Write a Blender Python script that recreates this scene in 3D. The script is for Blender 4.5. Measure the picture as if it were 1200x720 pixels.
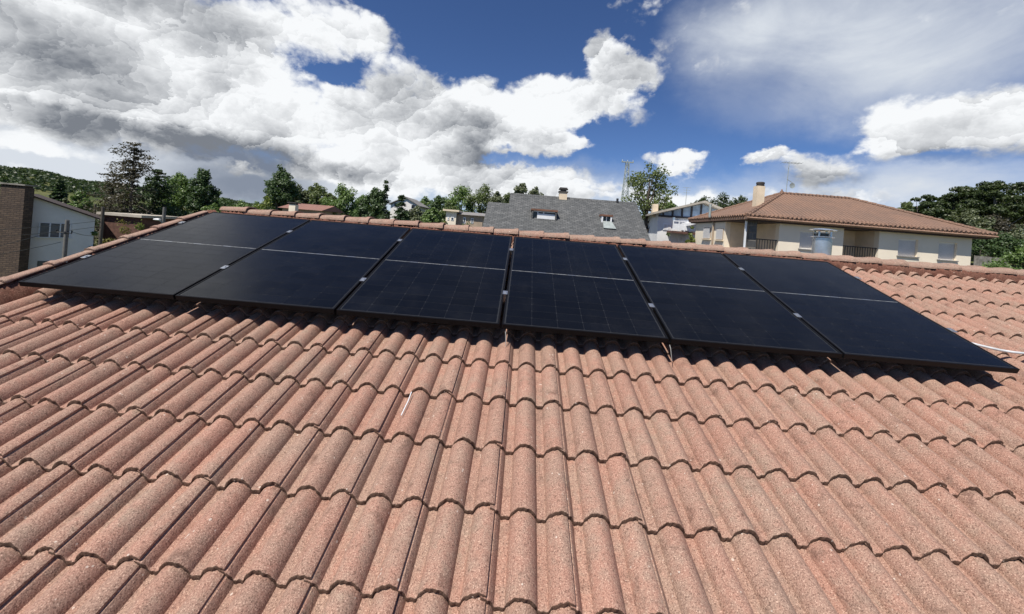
import bpy, math, random
import numpy as np
from mathutils import Vector, Matrix

# ------------------------------------------------------------------ clear
for o in list(bpy.data.objects):
    bpy.data.objects.remove(o)
scene = bpy.context.scene
COL = scene.collection
rng = np.random.default_rng(7)
random.seed(7)

# ------------------------------------------------------------------ camera (solved from the panel and tile grid)
F_PX, CX_PX, CY_PX = 449.0, 600.0, 270.0
EYE = 7.0
MW = np.array([[0.99639, 0.02777, 0.08022], [0.08013, 0.00445, -0.99677], [-0.02804, 0.9996, 0.0022]])
CAM = np.array([0.0997, -2.6287, EYE])
SLOPE = math.radians(19.427)
Z0 = EYE - 0.64284
cam_data = bpy.data.cameras.new('camera')
cam = bpy.data.objects.new('camera', cam_data)
COL.objects.link(cam)
cam_data.sensor_fit = 'HORIZONTAL'
cam_data.sensor_width = 36.0
cam_data.lens = F_PX / 1200 * 36.0
cam_data.shift_y = -(360 - CY_PX) / 1200
cam_data.clip_start = 0.05
cam_data.clip_end = 20000
m = Matrix.Identity(4)
for i in range(3):
    m[i][0] = MW[0][i]; m[i][1] = -MW[1][i]; m[i][2] = -MW[2][i]; m[i][3] = CAM[i]
cam.matrix_world = m
scene.camera = cam

def ray(px, py):
    d = MW.T @ np.array([(px - CX_PX) / F_PX, (py - CY_PX) / F_PX, 1.0])
    return d
def W(px, py, depth):
    """point on the ray of a pixel at a given distance ahead (along world +Y)"""
    d = ray(px, py)
    return CAM + d * (depth / d[1])
def azel(px, py):
    d = ray(px, py); d = d / np.linalg.norm(d)
    return math.degrees(math.atan2(d[0], d[1])), math.degrees(math.asin(d[2]))

# ------------------------------------------------------------------ light and exposure
SUN_ALT, SUN_SIDE = math.radians(58.5), math.radians(38)      # behind the camera, a little to the left
sdir = Vector((-math.sin(SUN_SIDE) * math.cos(SUN_ALT), -math.cos(SUN_SIDE) * math.cos(SUN_ALT), math.sin(SUN_ALT)))
sd = bpy.data.lights.new('sun', 'SUN')
sun = bpy.data.objects.new('sun', sd)
COL.objects.link(sun)
sd.energy = 5.0; sd.angle = math.radians(0.53); sd.color = (1.0, 0.945, 0.87)
sun.rotation_euler = sdir.to_track_quat('Z', 'Y').to_euler()
sun.location = (0, 0, 60)
vs = scene.view_settings
vs.view_transform = 'Standard'; vs.look = 'None'; vs.exposure = 0.3; vs.gamma = 1.0; vs.use_curve_mapping = False

# ------------------------------------------------------------------ node helpers
class NT:
    def __init__(self, tree):
        self.t = tree; self.n = tree.nodes; self.l = tree.links
    def new(self, typ, **kw):
        nd = self.n.new(typ)
        for k, v in kw.items():
            setattr(nd, k, v)
        return nd
    def put(self, sock, v):
        if isinstance(v, bpy.types.NodeSocket): self.l.new(v, sock)
        elif v is not None: sock.default_value = v
    def math(self, op, a, b=None, c=None, clamp=False):
        nd = self.new('ShaderNodeMath', operation=op, use_clamp=clamp)
        for i, v in enumerate((a, b, c)):
            if v is not None: self.put(nd.inputs[i], v)
        return nd.outputs[0]
    def vmath(self, op, a, b=None, c=None):
        nd = self.new('ShaderNodeVectorMath', operation=op)
        for i, v in enumerate((a, b, c)):
            if v is not None: self.put(nd.inputs[i], v)
        return nd.outputs['Value'] if op in ('LENGTH', 'DOT_PRODUCT', 'DISTANCE') else nd.outputs['Vector']
    def noise(self, vec, scale, detail=4, rough=0.55, out='Fac', dist=0.0, lac=2.0):
        nd = self.new('ShaderNodeTexNoise')
        self.put(nd.inputs['Vector'], vec)
        nd.inputs['Scale'].default_value = scale; nd.inputs['Detail'].default_value = detail
        nd.inputs['Roughness'].default_value = rough; nd.inputs['Distortion'].default_value = dist
        nd.inputs['Lacunarity'].default_value = lac
        return nd.outputs[out]
    def step(self, x, lo, hi, a=0.0, b=1.0, smooth=True):
        nd = self.new('ShaderNodeMapRange')
        nd.interpolation_type = 'SMOOTHSTEP' if smooth else 'LINEAR'
        self.put(nd.inputs['Value'], x)
        nd.inputs['From Min'].default_value = lo; nd.inputs['From Max'].default_value = hi
        nd.inputs['To Min'].default_value = a; nd.inputs['To Max'].default_value = b
        return nd.outputs['Result']
    def mix(self, f, a, b, typ='MIX'):
        nd = self.new('ShaderNodeMix', data_type='RGBA', blend_type=typ)
        self.put(nd.inputs[0], f)
        for s, v in ((nd.inputs[6], a), (nd.inputs[7], b)):
            if isinstance(v, (tuple, list)): v = (v[0], v[1], v[2], 1.0)
            self.put(s, v)
        return nd.outputs[2]

# ------------------------------------------------------------------ world: Nishita sky with broken cumulus
world = bpy.data.worlds.new('World')
scene.world = world
world.use_nodes = True
t = NT(world.node_tree)
t.n.clear()
out = t.new('ShaderNodeOutputWorld')
bg = t.new('ShaderNodeBackground')
bg.inputs['Strength'].default_value = 0.078
t.l.new(bg.outputs[0], out.inputs[0])
sky = t.new('ShaderNodeTexSky', sky_type='NISHITA')
sky.sun_disc = False
sky.sun_elevation = SUN_ALT
sky.sun_rotation = math.radians(180) + SUN_SIDE
sky.altitude = 900; sky.air_density = 0.9; sky.dust_density = 0.3; sky.ozone_density = 2.2
tc = t.new('ShaderNodeTexCoord')
D = tc.outputs['Generated']
sep = t.new('ShaderNodeSeparateXYZ'); t.l.new(D, sep.inputs[0])
az = t.math('MULTIPLY', t.math('ARCTAN2', sep.outputs[0], sep.outputs[1]), 57.2958)
el = t.math('MULTIPLY', t.math('ARCSINE', sep.outputs[2]), 57.2958)
comb = t.new('ShaderNodeCombineXYZ'); t.l.new(az, comb.inputs[0]); t.l.new(el, comb.inputs[1])
AE = comb.outputs[0]
P3 = t.vmath('MULTIPLY', D, (1.0, 1.0, 1.35))
def cn(v, k_):
    return t.vmath('MULTIPLY', t.vmath('SUBTRACT', v, (0.5, 0.5, 0.5)), k_)
warp = t.noise(P3, 7.0, 6, 0.6, out='Color')
AEW = t.vmath('ADD', AE, cn(warp, (9.0, 7.0, 0.0)))
PW3 = t.vmath('ADD', P3, cn(t.noise(P3, 11.0, 5, 0.6, out='Color'), (0.13, 0.13, 0.11)))
LDIR = Vector((-0.45, -0.45, 0.80)).normalized()
ns = t.noise(P3, 5.0, 8, 0.6)
nsu = t.noise(t.vmath('ADD', P3, (-0.012, -0.012, 0.04)), 5.0, 8, 0.6)
low = t.noise(P3, 2.0, 2, 0.5)
soft = t.noise(P3, 3.2, 5, 0.52)
# puffs: rounded cells at three sizes, each lit from the sun's side
puff = None; plit = None
for (sc_, wd, wl) in ((4.0, 0.34, 0.34), (8.5, 0.36, 0.26), (18.0, 0.26, 0.17), (41.0, 0.17, 0.08)):
    nd = t.new('ShaderNodeTexVoronoi', feature='F1', voronoi_dimensions='3D')
    t.put(nd.inputs['Vector'], PW3); nd.inputs['Scale'].default_value = sc_; nd.inputs['Randomness'].default_value = 1.0
    d_ = t.math('MULTIPLY', t.math('SUBTRACT', 0.48, nd.outputs['Distance']), wd * 2.0)
    l_ = t.math('MULTIPLY', t.vmath('DOT_PRODUCT', t.vmath('SUBTRACT', PW3, nd.outputs['Position']), tuple(x * sc_ for x in LDIR)), wl)
    puff = d_ if puff is None else t.math('ADD', puff, d_)
    plit = l_ if plit is None else t.math('ADD', plit, l_)

def blobs(lst, vec):
    acc = None
    for (px, py, rx, ry, amp) in lst:
        a0, e0 = azel(px, py)
        a1 = azel(px + rx, py)[0]; a2 = azel(px - rx, py)[0]
        e1 = azel(px, py - ry)[1]; e2 = azel(px, py + ry)[1]
        sa = max(abs(a1 - a2) / 2, 0.5); se = max(abs(e1 - e2) / 2, 0.4)
        v = t.vmath('MULTIPLY_ADD', vec, (1 / sa, 1 / se, 0.0), (-a0 / sa, -e0 / se, 0.0))
        r = t.vmath('LENGTH', v)
        acc2 = t.step(r, 1.4, 0.2, 0.0, amp)
        acc = acc2 if acc is None else t.math('ADD', acc, acc2)
    return acc

CLOUD = [  # photo pixel, radius x and y, amount
    (20, 40, 230, 120, 1.2), (-40, -270, 420, 260, 1.0), (220, 50, 120, 75, 1.0), (170, 120, 200, 42, 1.2), (110, 148, 190, 20, 0.8), (375, 22, 85, 40, 1.0), (440, 50, 45, 32, 0.8),
    (280, 120, 90, 55, 1.1), (310, 55, 70, 48, 0.9), (430, 110, 60, 22, 0.6), (60, 175, 160, 12, 0.4), (400, 160, 120, 50, 1.3), (520, 145, 90, 58, 1.4), (600, 145, 85, 52, 1.2), (670, 120, 60, 26, 1.0),
    (710, 58, 26, 32, 1.5), (735, 85, 38, 26, 1.2), (700, 105, 45, 26, 1.0), (655, 170, 46, 14, 1.4), (600, 190, 60, 6, -0.5), (705, 150, 40, 10, -0.6),
    (795, 190, 36, 12, 1.3), (900, 183, 32, 15, 1.5), (955, 200, 46, 20, 1.0), (1080, 140, 80, 34, 1.4), (1170, 140, 90, 45, 1.4), (1060, 165, 40, 22, 0.8),
    (500, 212, 130, 26, 1.3), (620, 215, 110, 20, 1.2), (1000, 236, 160, 14, 0.7), (770, 234, 130, 12, 0.9), (400, 205, 60, 18, 0.9),
    (80, 215, 40, 12, 0.7), (295, 198, 26, 7, 0.8),
    (395, 90, 40, 13, -0.9), (330, 22, 14, 8, -0.4), (560, 35, 115, 52, -1.3), (640, 30, 50, 50, -0.9), (840, 140, 80, 44, -1.0), (780, 160, 50, 18, -0.8),
    (585, 175, 18, 8, -0.9), (960, 160, 70, 14, -0.7), (285, 225, 60, 16, -0.9), (100, 195, 180, 11, -0.7), (850, 205, 40, 14, -0.5),
]
DARK = [  # thick grey bases
    (110, 148, 200, 22, 1.2), (270, 168, 100, 18, 1.1), (30, 40, 140, 50, 0.65), (200, 14, 150, 38, 0.75), (260, 70, 60, 34, 0.5), (390, 198, 110, 13, 0.8),
    (545, 150, 60, 22, 0.6), (290, 215, 110, 35, 0.9), (960, 210, 60, 12, 0.8), (1110, 175, 110, 15, 0.8), (660, 188, 50, 7, 0.5), (20, 112, 80, 10, 0.5),
    (520, 185, 70, 10, 0.4), (-60, -260, 300, 160, 0.45), (690, 205, 60, 9, 0.4), (795, 200, 36, 6, 0.5),
]
VEIL = [(950, 10, 160, 80, 0.7), (1100, 50, 200, 90, 0.95), (850, 60, 70, 60, 0.45), (1000, 115, 200, 40, 0.35), (70, 190, 240, 50, 0.95), (190, 185, 240, 40, 0.9), (300, 205, 160, 30, 0.6),
        (700, 240, 420, 40, 0.9), (1080, 215, 220, 40, 0.85), (300, 225, 220, 50, 0.9)]
cov = blobs(CLOUD, AEW)
dark = blobs(DARK, AEW)
veil = blobs(VEIL, AEW)
lowc = t.math('MULTIPLY', t.math('SUBTRACT', low, 0.5), 0.9)
nsc = t.math('MULTIPLY', t.math('SUBTRACT', ns, 0.5), 1.5)
dens = t.math('ADD', t.math('ADD', cov, t.math('ADD', puff, nsc)), t.math('ADD', lowc, -0.50))
alpha = t.step(t.math('ADD', dens, t.math('MULTIPLY', t.math('SUBTRACT', soft, 0.5), 0.5)), -0.28, 0.46)
vn = t.noise(t.vmath('MULTIPLY', D, (1.0, 1.0, 2.4)), 3.0, 7, 0.58, dist=0.8)
valpha = t.math('MULTIPLY', veil, t.step(vn, 0.25, 0.72, 0.35, 1.05, False), clamp=True)
# shade of the clouds: sunlit puffs, grey cores and bases
lobe = t.math('ADD', plit, t.math('MULTIPLY', t.math('SUBTRACT', ns, nsu), 1.5))
core = t.step(dens, 0.35, 2.2, 0.0, 0.30)
sft = t.math('MULTIPLY', t.math('SUBTRACT', soft, 0.5), 2.3)
shade = t.math('ADD', t.math('SUBTRACT', t.math('SUBTRACT', 0.90, core), t.math('MULTIPLY', dark, 0.64)), t.math('ADD', lobe, sft), clamp=True)
ccol = t.mix(shade, (2.1, 2.3, 2.65), (9.8, 10.0, 10.2))
vcol = t.mix(t.math('MULTIPLY', dark, 1.0, clamp=True), (7.2, 7.7, 8.4), (2.0, 2.4, 3.2))
skc = t.mix(1.0, sky.outputs[0], (0.60, 0.76, 1.04), 'MULTIPLY')
c1 = t.mix(valpha, skc, vcol)
c2 = t.mix(alpha, c1, ccol)
t.l.new(c2, bg.inputs['Color'])
world.cycles.sampling_method = 'MANUAL'
world.cycles.sample_map_resolution = 512

# ------------------------------------------------------------------ materials
MATS = {}
def new_mat(name):
    mt = bpy.data.materials.new(name); mt.use_nodes = True
    k = NT(mt.node_tree)
    k.b = k.n['Principled BSDF']
    MATS[name] = mt
    return mt, k
def pos(k):
    return k.new('ShaderNodeNewGeometry').outputs['Position']
def objco(k):
    return k.new('ShaderNodeTexCoord').outputs['Object']
def bump(k, h, strength, dist):
    b = k.new('ShaderNodeBump'); b.inputs['Strength'].default_value = strength; b.inputs['Distance'].default_value = dist
    k.l.new(h, b.inputs['Height']); k.l.new(b.outputs[0], k.b.inputs['Normal'])
def rough(k, v):
    k.put(k.b.inputs['Roughness'], v)
def simple(name, col, r=0.6, metal=0.0, var=0.12, scale=3.0, bumpd=0.0, spec=0.5):
    mt, k = new_mat(name)
    p = pos(k)
    n = k.noise(p, scale, 6, 0.6)
    c = k.mix(k.step(n, 0.3, 0.7), tuple(x * (1 - var) for x in col), tuple(min(1, x * (1 + var)) for x in col))
    k.l.new(c, k.b.inputs['Base Color']); rough(k, r)
    k.b.inputs['Metallic'].default_value = metal
    k.b.inputs['Specular IOR Level'].default_value = spec
    if bumpd: bump(k, k.noise(p, scale * 12, 4, 0.6), 0.6, bumpd)
    return mt

def concrete_tile(name, base, grey, dark, grain=1.0):
    mt, k = new_mat(name)
    p = pos(k)
    oi = k.new('ShaderNodeObjectInfo').outputs['Random']
    isl = k.new('ShaderNodeNewGeometry').outputs['Random Per Island']
    g1 = k.noise(p, 230 * grain, 2, 0.6)
    g2 = k.noise(p, 95 * grain, 3, 0.65)
    big = k.noise(p, 5.0, 5, 0.62)
    mid = k.noise(p, 19.0, 5, 0.7)
    c = k.mix(k.step(k.math('ADD', k.math('MULTIPLY', big, 0.6), k.math('MULTIPLY', mid, 0.4)), 0.40, 0.62), base, grey)
    c = k.mix(k.math('MULTIPLY', oi, 0.42), c, tuple(x * 0.74 for x in base))
    oi2 = k.math('POWER', k.math('FRACT', k.math('MULTIPLY', oi, 7.13)), 2.0)
    c = k.mix(k.math('MULTIPLY', oi2, 0.45), c, tuple(x * 0.92 for x in grey))
    lich = k.math('MULTIPLY', k.step(k.noise(p, 3.1, 3, 0.5), 0.50, 0.66), k.step(k.noise(p, 26.0, 5, 0.7), 0.48, 0.60))
    c = k.mix(k.math('MULTIPLY', lich, 0.22), c, (grey[1] * 1.15, grey[1] * 1.05, grey[2] * 1.0))
    c = k.mix(k.math('MULTIPLY', isl, 0.22), c, grey)
    # grains
    c = k.mix(k.step(g1, 0.56, 0.70, 0, 0.75), c, tuple(min(1, x * 1.95 + 0.03) for x in grey))
    c = k.mix(k.step(g1, 0.46, 0.34, 0, 0.75), c, dark)
    c = k.mix(k.step(g2, 0.44, 0.30, 0, 0.6), c, dark)
    # dirt patches and lichen specks
    stain = k.noise(p, 9.0, 8, 0.72)
    c = k.mix(k.step(stain, 0.53, 0.72, 0, 0.60), c, dark)
    v = k.new('ShaderNodeTexVoronoi'); v.inputs['Scale'].default_value = 34.0 * grain; k.l.new(p, v.inputs['Vector'])
    sz = k.math('MULTIPLY', k.step(k.noise(p, 14.0, 2), 0.44, 0.72), 0.20)
    sp = k.math('LESS_THAN', k.math('ADD', v.outputs['Distance'], k.math('MULTIPLY', g2, 0.12)), k.math('ADD', sz, 0.035))
    c = k.mix(k.math('MULTIPLY', sp, 0.65), c, (0.62, 0.54, 0.46))
    k.l.new(c, k.b.inputs['Base Color']); rough(k, 0.9)
    k.b.inputs['Specular IOR Level'].default_value = 0.25
    hh = k.math('ADD', k.math('MULTIPLY', g1, 0.6), k.math('MULTIPLY', g2, 1.0))
    bump(k, hh, 0.55, 0.004)
    return mt
concrete_tile('tile_concrete', (0.372, 0.196, 0.142), (0.318, 0.216, 0.162), (0.084, 0.045, 0.034))
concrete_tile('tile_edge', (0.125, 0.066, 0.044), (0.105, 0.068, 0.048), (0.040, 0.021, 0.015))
concrete_tile('ridge_concrete', (0.320, 0.185, 0.138), (0.315, 0.225, 0.172), (0.10, 0.058, 0.042))
concrete_tile('mortar_red', (0.150, 0.058, 0.038), (0.17, 0.085, 0.058), (0.06, 0.026, 0.018), 0.6)
simple('deck_board', (0.10, 0.065, 0.05), 0.9)

# photovoltaic glass
def pv(name, col, r, extra=0.0):
    mt, k = new_mat(name)
    p = pos(k)
    oi = k.new('ShaderNodeObjectInfo').outputs['Random']
    c = k.mix(oi, tuple(x * 0.8 for x in col), tuple(x * 1.2 for x in col))
    dust = k.math('MULTIPLY', k.step(k.noise(p, 4.0, 8, 0.7), 0.45, 0.85), k.step(k.noise(p, 160, 2, 0.6), 0.3, 0.75))
    c = k.mix(k.math('MULTIPLY', dust, 0.06), c, (0.22, 0.21, 0.20))
    k.l.new(c, k.b.inputs['Base Color'])
    rr = k.math('ADD', k.math('MULTIPLY', k.noise(p, 7.0, 6, 0.65), 0.16), r)
    rough(k, rr)
    k.b.inputs['IOR'].default_value = 1.36
    k.b.inputs['Specular IOR Level'].default_value = 0.32
    return mt
pv('solar_cell', (0.0042, 0.0048, 0.0066), 0.12)
pv('cell_backing', (0.021, 0.022, 0.024), 0.14)
simple('black_anodised', (0.006, 0.006, 0.007), 0.42, 0.0, 0.2, 20, 0.0, 0.12)
simple('bare_aluminium', (0.62, 0.63, 0.64), 0.35, 0.9, 0.08, 30)
simple('busbar_silver', (0.50, 0.50, 0.48), 0.35, 0.6, 0.45, 24)
simple('stainless', (0.62, 0.65, 0.69), 0.22, 0.8, 0.12, 9)
simple('white_plastic', (0.72, 0.73, 0.73), 0.45, 0.0, 0.05, 20)
simple('conduit_plastic', (0.52, 0.53, 0.53), 0.5, 0.0, 0.2, 14)
simple('grey_plastic', (0.30, 0.29, 0.27), 0.5)
simple('black_cable', (0.015, 0.015, 0.015), 0.5)

simple('white_render', (0.72, 0.72, 0.70), 0.9, 0, 0.06, 0.8, 0.003)
simple('grey_white_render', (0.78, 0.75, 0.70), 0.9, 0, 0.06, 0.8, 0.003)
simple('cream_render', (0.80, 0.71, 0.56), 0.9, 0, 0.05, 0.7, 0.003)
simple('cream_pale', (0.70, 0.58, 0.42), 0.9, 0, 0.10, 1.5, 0.003)
simple('tan_render', (0.36, 0.28, 0.20), 0.9, 0, 0.12, 1.5)
simple('roller_shutter', (0.64, 0.63, 0.61), 0.6, 0, 0.04, 2)
simple('window_dark', (0.02, 0.022, 0.026), 0.15, 0, 0.2, 2)
simple('window_glass', (0.10, 0.12, 0.14), 0.08, 0, 0.3, 2)
simple('painted_white', (0.75, 0.76, 0.76), 0.5, 0, 0.05, 4)
simple('painted_blue_grey', (0.30, 0.40, 0.50), 0.6, 0, 0.2, 2)
simple('iron_black', (0.02, 0.02, 0.022), 0.5)
simple('brown_wood', (0.16, 0.075, 0.045), 0.7, 0, 0.25, 3)
simple('timber_dark', (0.045, 0.045, 0.05), 0.8, 0, 0.2, 3)
simple('eave_wood', (0.30, 0.185, 0.125), 0.7, 0, 0.15, 3)
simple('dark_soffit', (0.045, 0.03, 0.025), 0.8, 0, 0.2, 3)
simple('pole_wood', (0.085, 0.070, 0.056), 0.85, 0, 0.25, 6)
simple('pole_concrete', (0.13, 0.125, 0.115), 0.85, 0, 0.2, 6)
simple('galvanised', (0.36, 0.40, 0.38), 0.55, 0.4, 0.15, 3)
simple('pale_roof', (0.42, 0.38, 0.31), 0.85, 0, 0.15, 1.2)
simple('grey_roof', (0.20, 0.19, 0.18), 0.85, 0, 0.2, 1.2)
simple('brown_brick_far', (0.11, 0.055, 0.04), 0.9, 0, 0.3, 3)
simple('chimney_cap_dark', (0.05, 0.045, 0.042), 0.8, 0, 0.3, 6)
simple('grey_rubble', (0.24, 0.22, 0.19), 0.9, 0, 0.35, 2.5, 0.02)

def masonry(name, c1, c2, mort, sx, sy, off=0.5, bd=0.012, msize=0.02):
    mt, k = new_mat(name)
    co = k.new('ShaderNodeUVMap').outputs[0]
    wv = k.vmath('ADD', co, k.vmath('MULTIPLY', k.vmath('SUBTRACT', k.noise(pos(k), 2.2, 4, out='Color'), (0.5, 0.5, 0.5)), (0.05, 0.05, 0)))
    b = k.new('ShaderNodeTexBrick')
    k.l.new(wv, b.inputs['Vector'])
    b.inputs['Scale'].default_value = 1.0
    b.inputs['Brick Width'].default_value = sx; b.inputs['Row Height'].default_value = sy
    b.inputs['Mortar Size'].default_value = msize; b.inputs['Mortar Smooth'].default_value = 0.3
    b.inputs['Bias'].default_value = 0.0
    b.inputs['Color1'].default_value = (*c1, 1); b.inputs['Color2'].default_value = (*c2, 1); b.inputs['Mortar'].default_value = (*mort, 1)
    b.offset = off
    n = k.noise(pos(k), 3.0, 6, 0.65)
    c = k.mix(k.step(n, 0.3, 0.7, 0.0, 0.55), b.outputs['Color'], tuple(x * 0.6 for x in c2))
    k.l.new(c, k.b.inputs['Base Color']); rough(k, 0.85)
    h = k.math('ADD', k.math('MULTIPLY', b.outputs['Fac'], -1.0), k.math('MULTIPLY', k.noise(pos(k), 9, 5), 0.8))
    bump(k, h, 0.9, bd)
    return mt
masonry('slate', (0.150, 0.152, 0.148), (0.078, 0.082, 0.082), (0.05, 0.054, 0.055), 0.34, 0.17, bd=0.02, msize=0.016)
masonry('brown_stone', (0.135, 0.092, 0.062), (0.075, 0.050, 0.036), (0.04, 0.028, 0.022), 0.42, 0.15, bd=0.02)
masonry('grey_stone', (0.16, 0.16, 0.15), (0.06, 0.06, 0.06), (0.20, 0.18, 0.15), 0.5, 0.4, bd=0.02, msize=0.04)

def red_tiles(name, a, b_, period=0.22, row=0.36):
    mt, k = new_mat(name)
    uv = k.new('ShaderNodeSeparateXYZ'); k.l.new(k.new('ShaderNodeUVMap').outputs[0], uv.inputs[0])
    u = k.math('SINE', k.math('MULTIPLY', uv.outputs[0], 2 * math.pi / period))
    vf = k.math('FRACT', k.math('DIVIDE', uv.outputs[1], row))
    n = k.noise(pos(k), 0.9, 7, 0.68)
    n2 = k.noise(pos(k), 7.0, 3, 0.6)
    c = k.mix(k.step(n, 0.33, 0.68), a, b_)
    c = k.mix(k.step(n2, 0.45, 0.75, 0, 0.35), c, tuple(x * 0.5 for x in a))
    k.l.new(c, k.b.inputs['Base Color']); rough(k, 0.85)
    bump(k, k.math('ADD', k.math('MULTIPLY', u, 0.5), k.math('MULTIPLY', vf, -0.5)), 1.0, 0.05)
    return mt
red_tiles('clay_roof', (0.235, 0.138, 0.092), (0.185, 0.116, 0.082))
red_tiles('clay_roof_far', (0.30, 0.15, 0.11), (0.24, 0.13, 0.10))

def foliage(name, a, b_, bark=None):
    mt, k = new_mat(name)
    isl = k.new('ShaderNodeNewGeometry').outputs['Random Per Island']
    n = k.noise(pos(k), 0.7, 3, 0.6)
    c = k.mix(k.math('ADD', k.math('MULTIPLY', isl, 0.6), k.math('MULTIPLY', k.step(n, 0.3, 0.7), 0.4)), a, b_)
    k.n.remove(k.b)
    d = k.new('ShaderNodeBsdfDiffuse'); tr = k.new('ShaderNodeBsdfTranslucent')
    gl = k.new('ShaderNodeBsdfGlossy'); gl.inputs['Roughness'].default_value = 0.5
    k.l.new(c, d.inputs[0]); k.l.new(k.mix(1.0, c, (1.2, 1.3, 0.7), 'MULTIPLY'), tr.inputs[0])
    m1 = k.new('ShaderNodeMixShader'); m1.inputs[0].default_value = 0.3
    k.l.new(d.outputs[0], m1.inputs[1]); k.l.new(tr.outputs[0], m1.inputs[2])
    m2 = k.new('ShaderNodeMixShader'); m2.inputs[0].default_value = 0.04
    k.l.new(m1.outputs[0], m2.inputs[1]); k.l.new(gl.outputs[0], m2.inputs[2])
    k.l.new(m2.outputs[0], k.n['Material Output'].inputs[0])
    return mt
foliage('leaf_mid', (0.087, 0.1478, 0.0383), (0.1826, 0.261, 0.0784))
foliage('leaf_dark', (0.0432, 0.081, 0.0288), (0.099, 0.153, 0.054))
foliage('leaf_bright', (0.114, 0.156, 0.0264), (0.21, 0.24, 0.054))
foliage('leaf_grey', (0.1063, 0.1313, 0.0688), (0.1875, 0.2063, 0.1187))
foliage('leaf_oak', (0.0874, 0.1238, 0.0408), (0.1747, 0.2111, 0.0801))
foliage('needle_dark', (0.0297, 0.0567, 0.0243), (0.0675, 0.1053, 0.0405))
foliage('needle_grey', (0.048, 0.0451, 0.0288), (0.084, 0.0738, 0.048))
foliage('needle_pine', (0.0302, 0.052, 0.0162), (0.0702, 0.0945, 0.0304))
foliage('leaf_yellow', (0.120, 0.120, 0.025), (0.200, 0.180, 0.045))
simple('bark', (0.10, 0.080, 0.062), 0.9, 0, 0.3, 4)
simple('bark_pale', (0.20, 0.175, 0.15), 0.9, 0, 0.3, 4)

def ground_mat():
    mt, k = new_mat('grass_ground')
    p = pos(k)
    n = k.noise(p, 0.02, 8, 0.65); n2 = k.noise(p, 0.5, 6, 0.7)
    c = k.mix(k.step(n, 0.4, 0.6), (0.060, 0.080, 0.026), (0.125, 0.125, 0.050))
    c = k.mix(k.step(n2, 0.35, 0.7, 0, 0.6), c, (0.045, 0.060, 0.022))
    # yards and lanes of the village: pale earth and paving near the houses
    yard = k.math('MULTIPLY', k.step(k.vmath('LENGTH', k.vmath('SUBTRACT', p, (8.0, 12.0, 3.0))), 34.0, 22.0), k.step(k.noise(p, 0.12, 4), 0.35, 0.5))
    c = k.mix(k.math('MULTIPLY', yard, 0.9), c, (0.16, 0.14, 0.115))
    k.l.new(c, k.b.inputs['Base Color']); rough(k, 0.95)
    k.b.inputs['Specular IOR Level'].default_value = 0.1
    bump(k, n2, 0.8, 0.3)
ground_mat()

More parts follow.
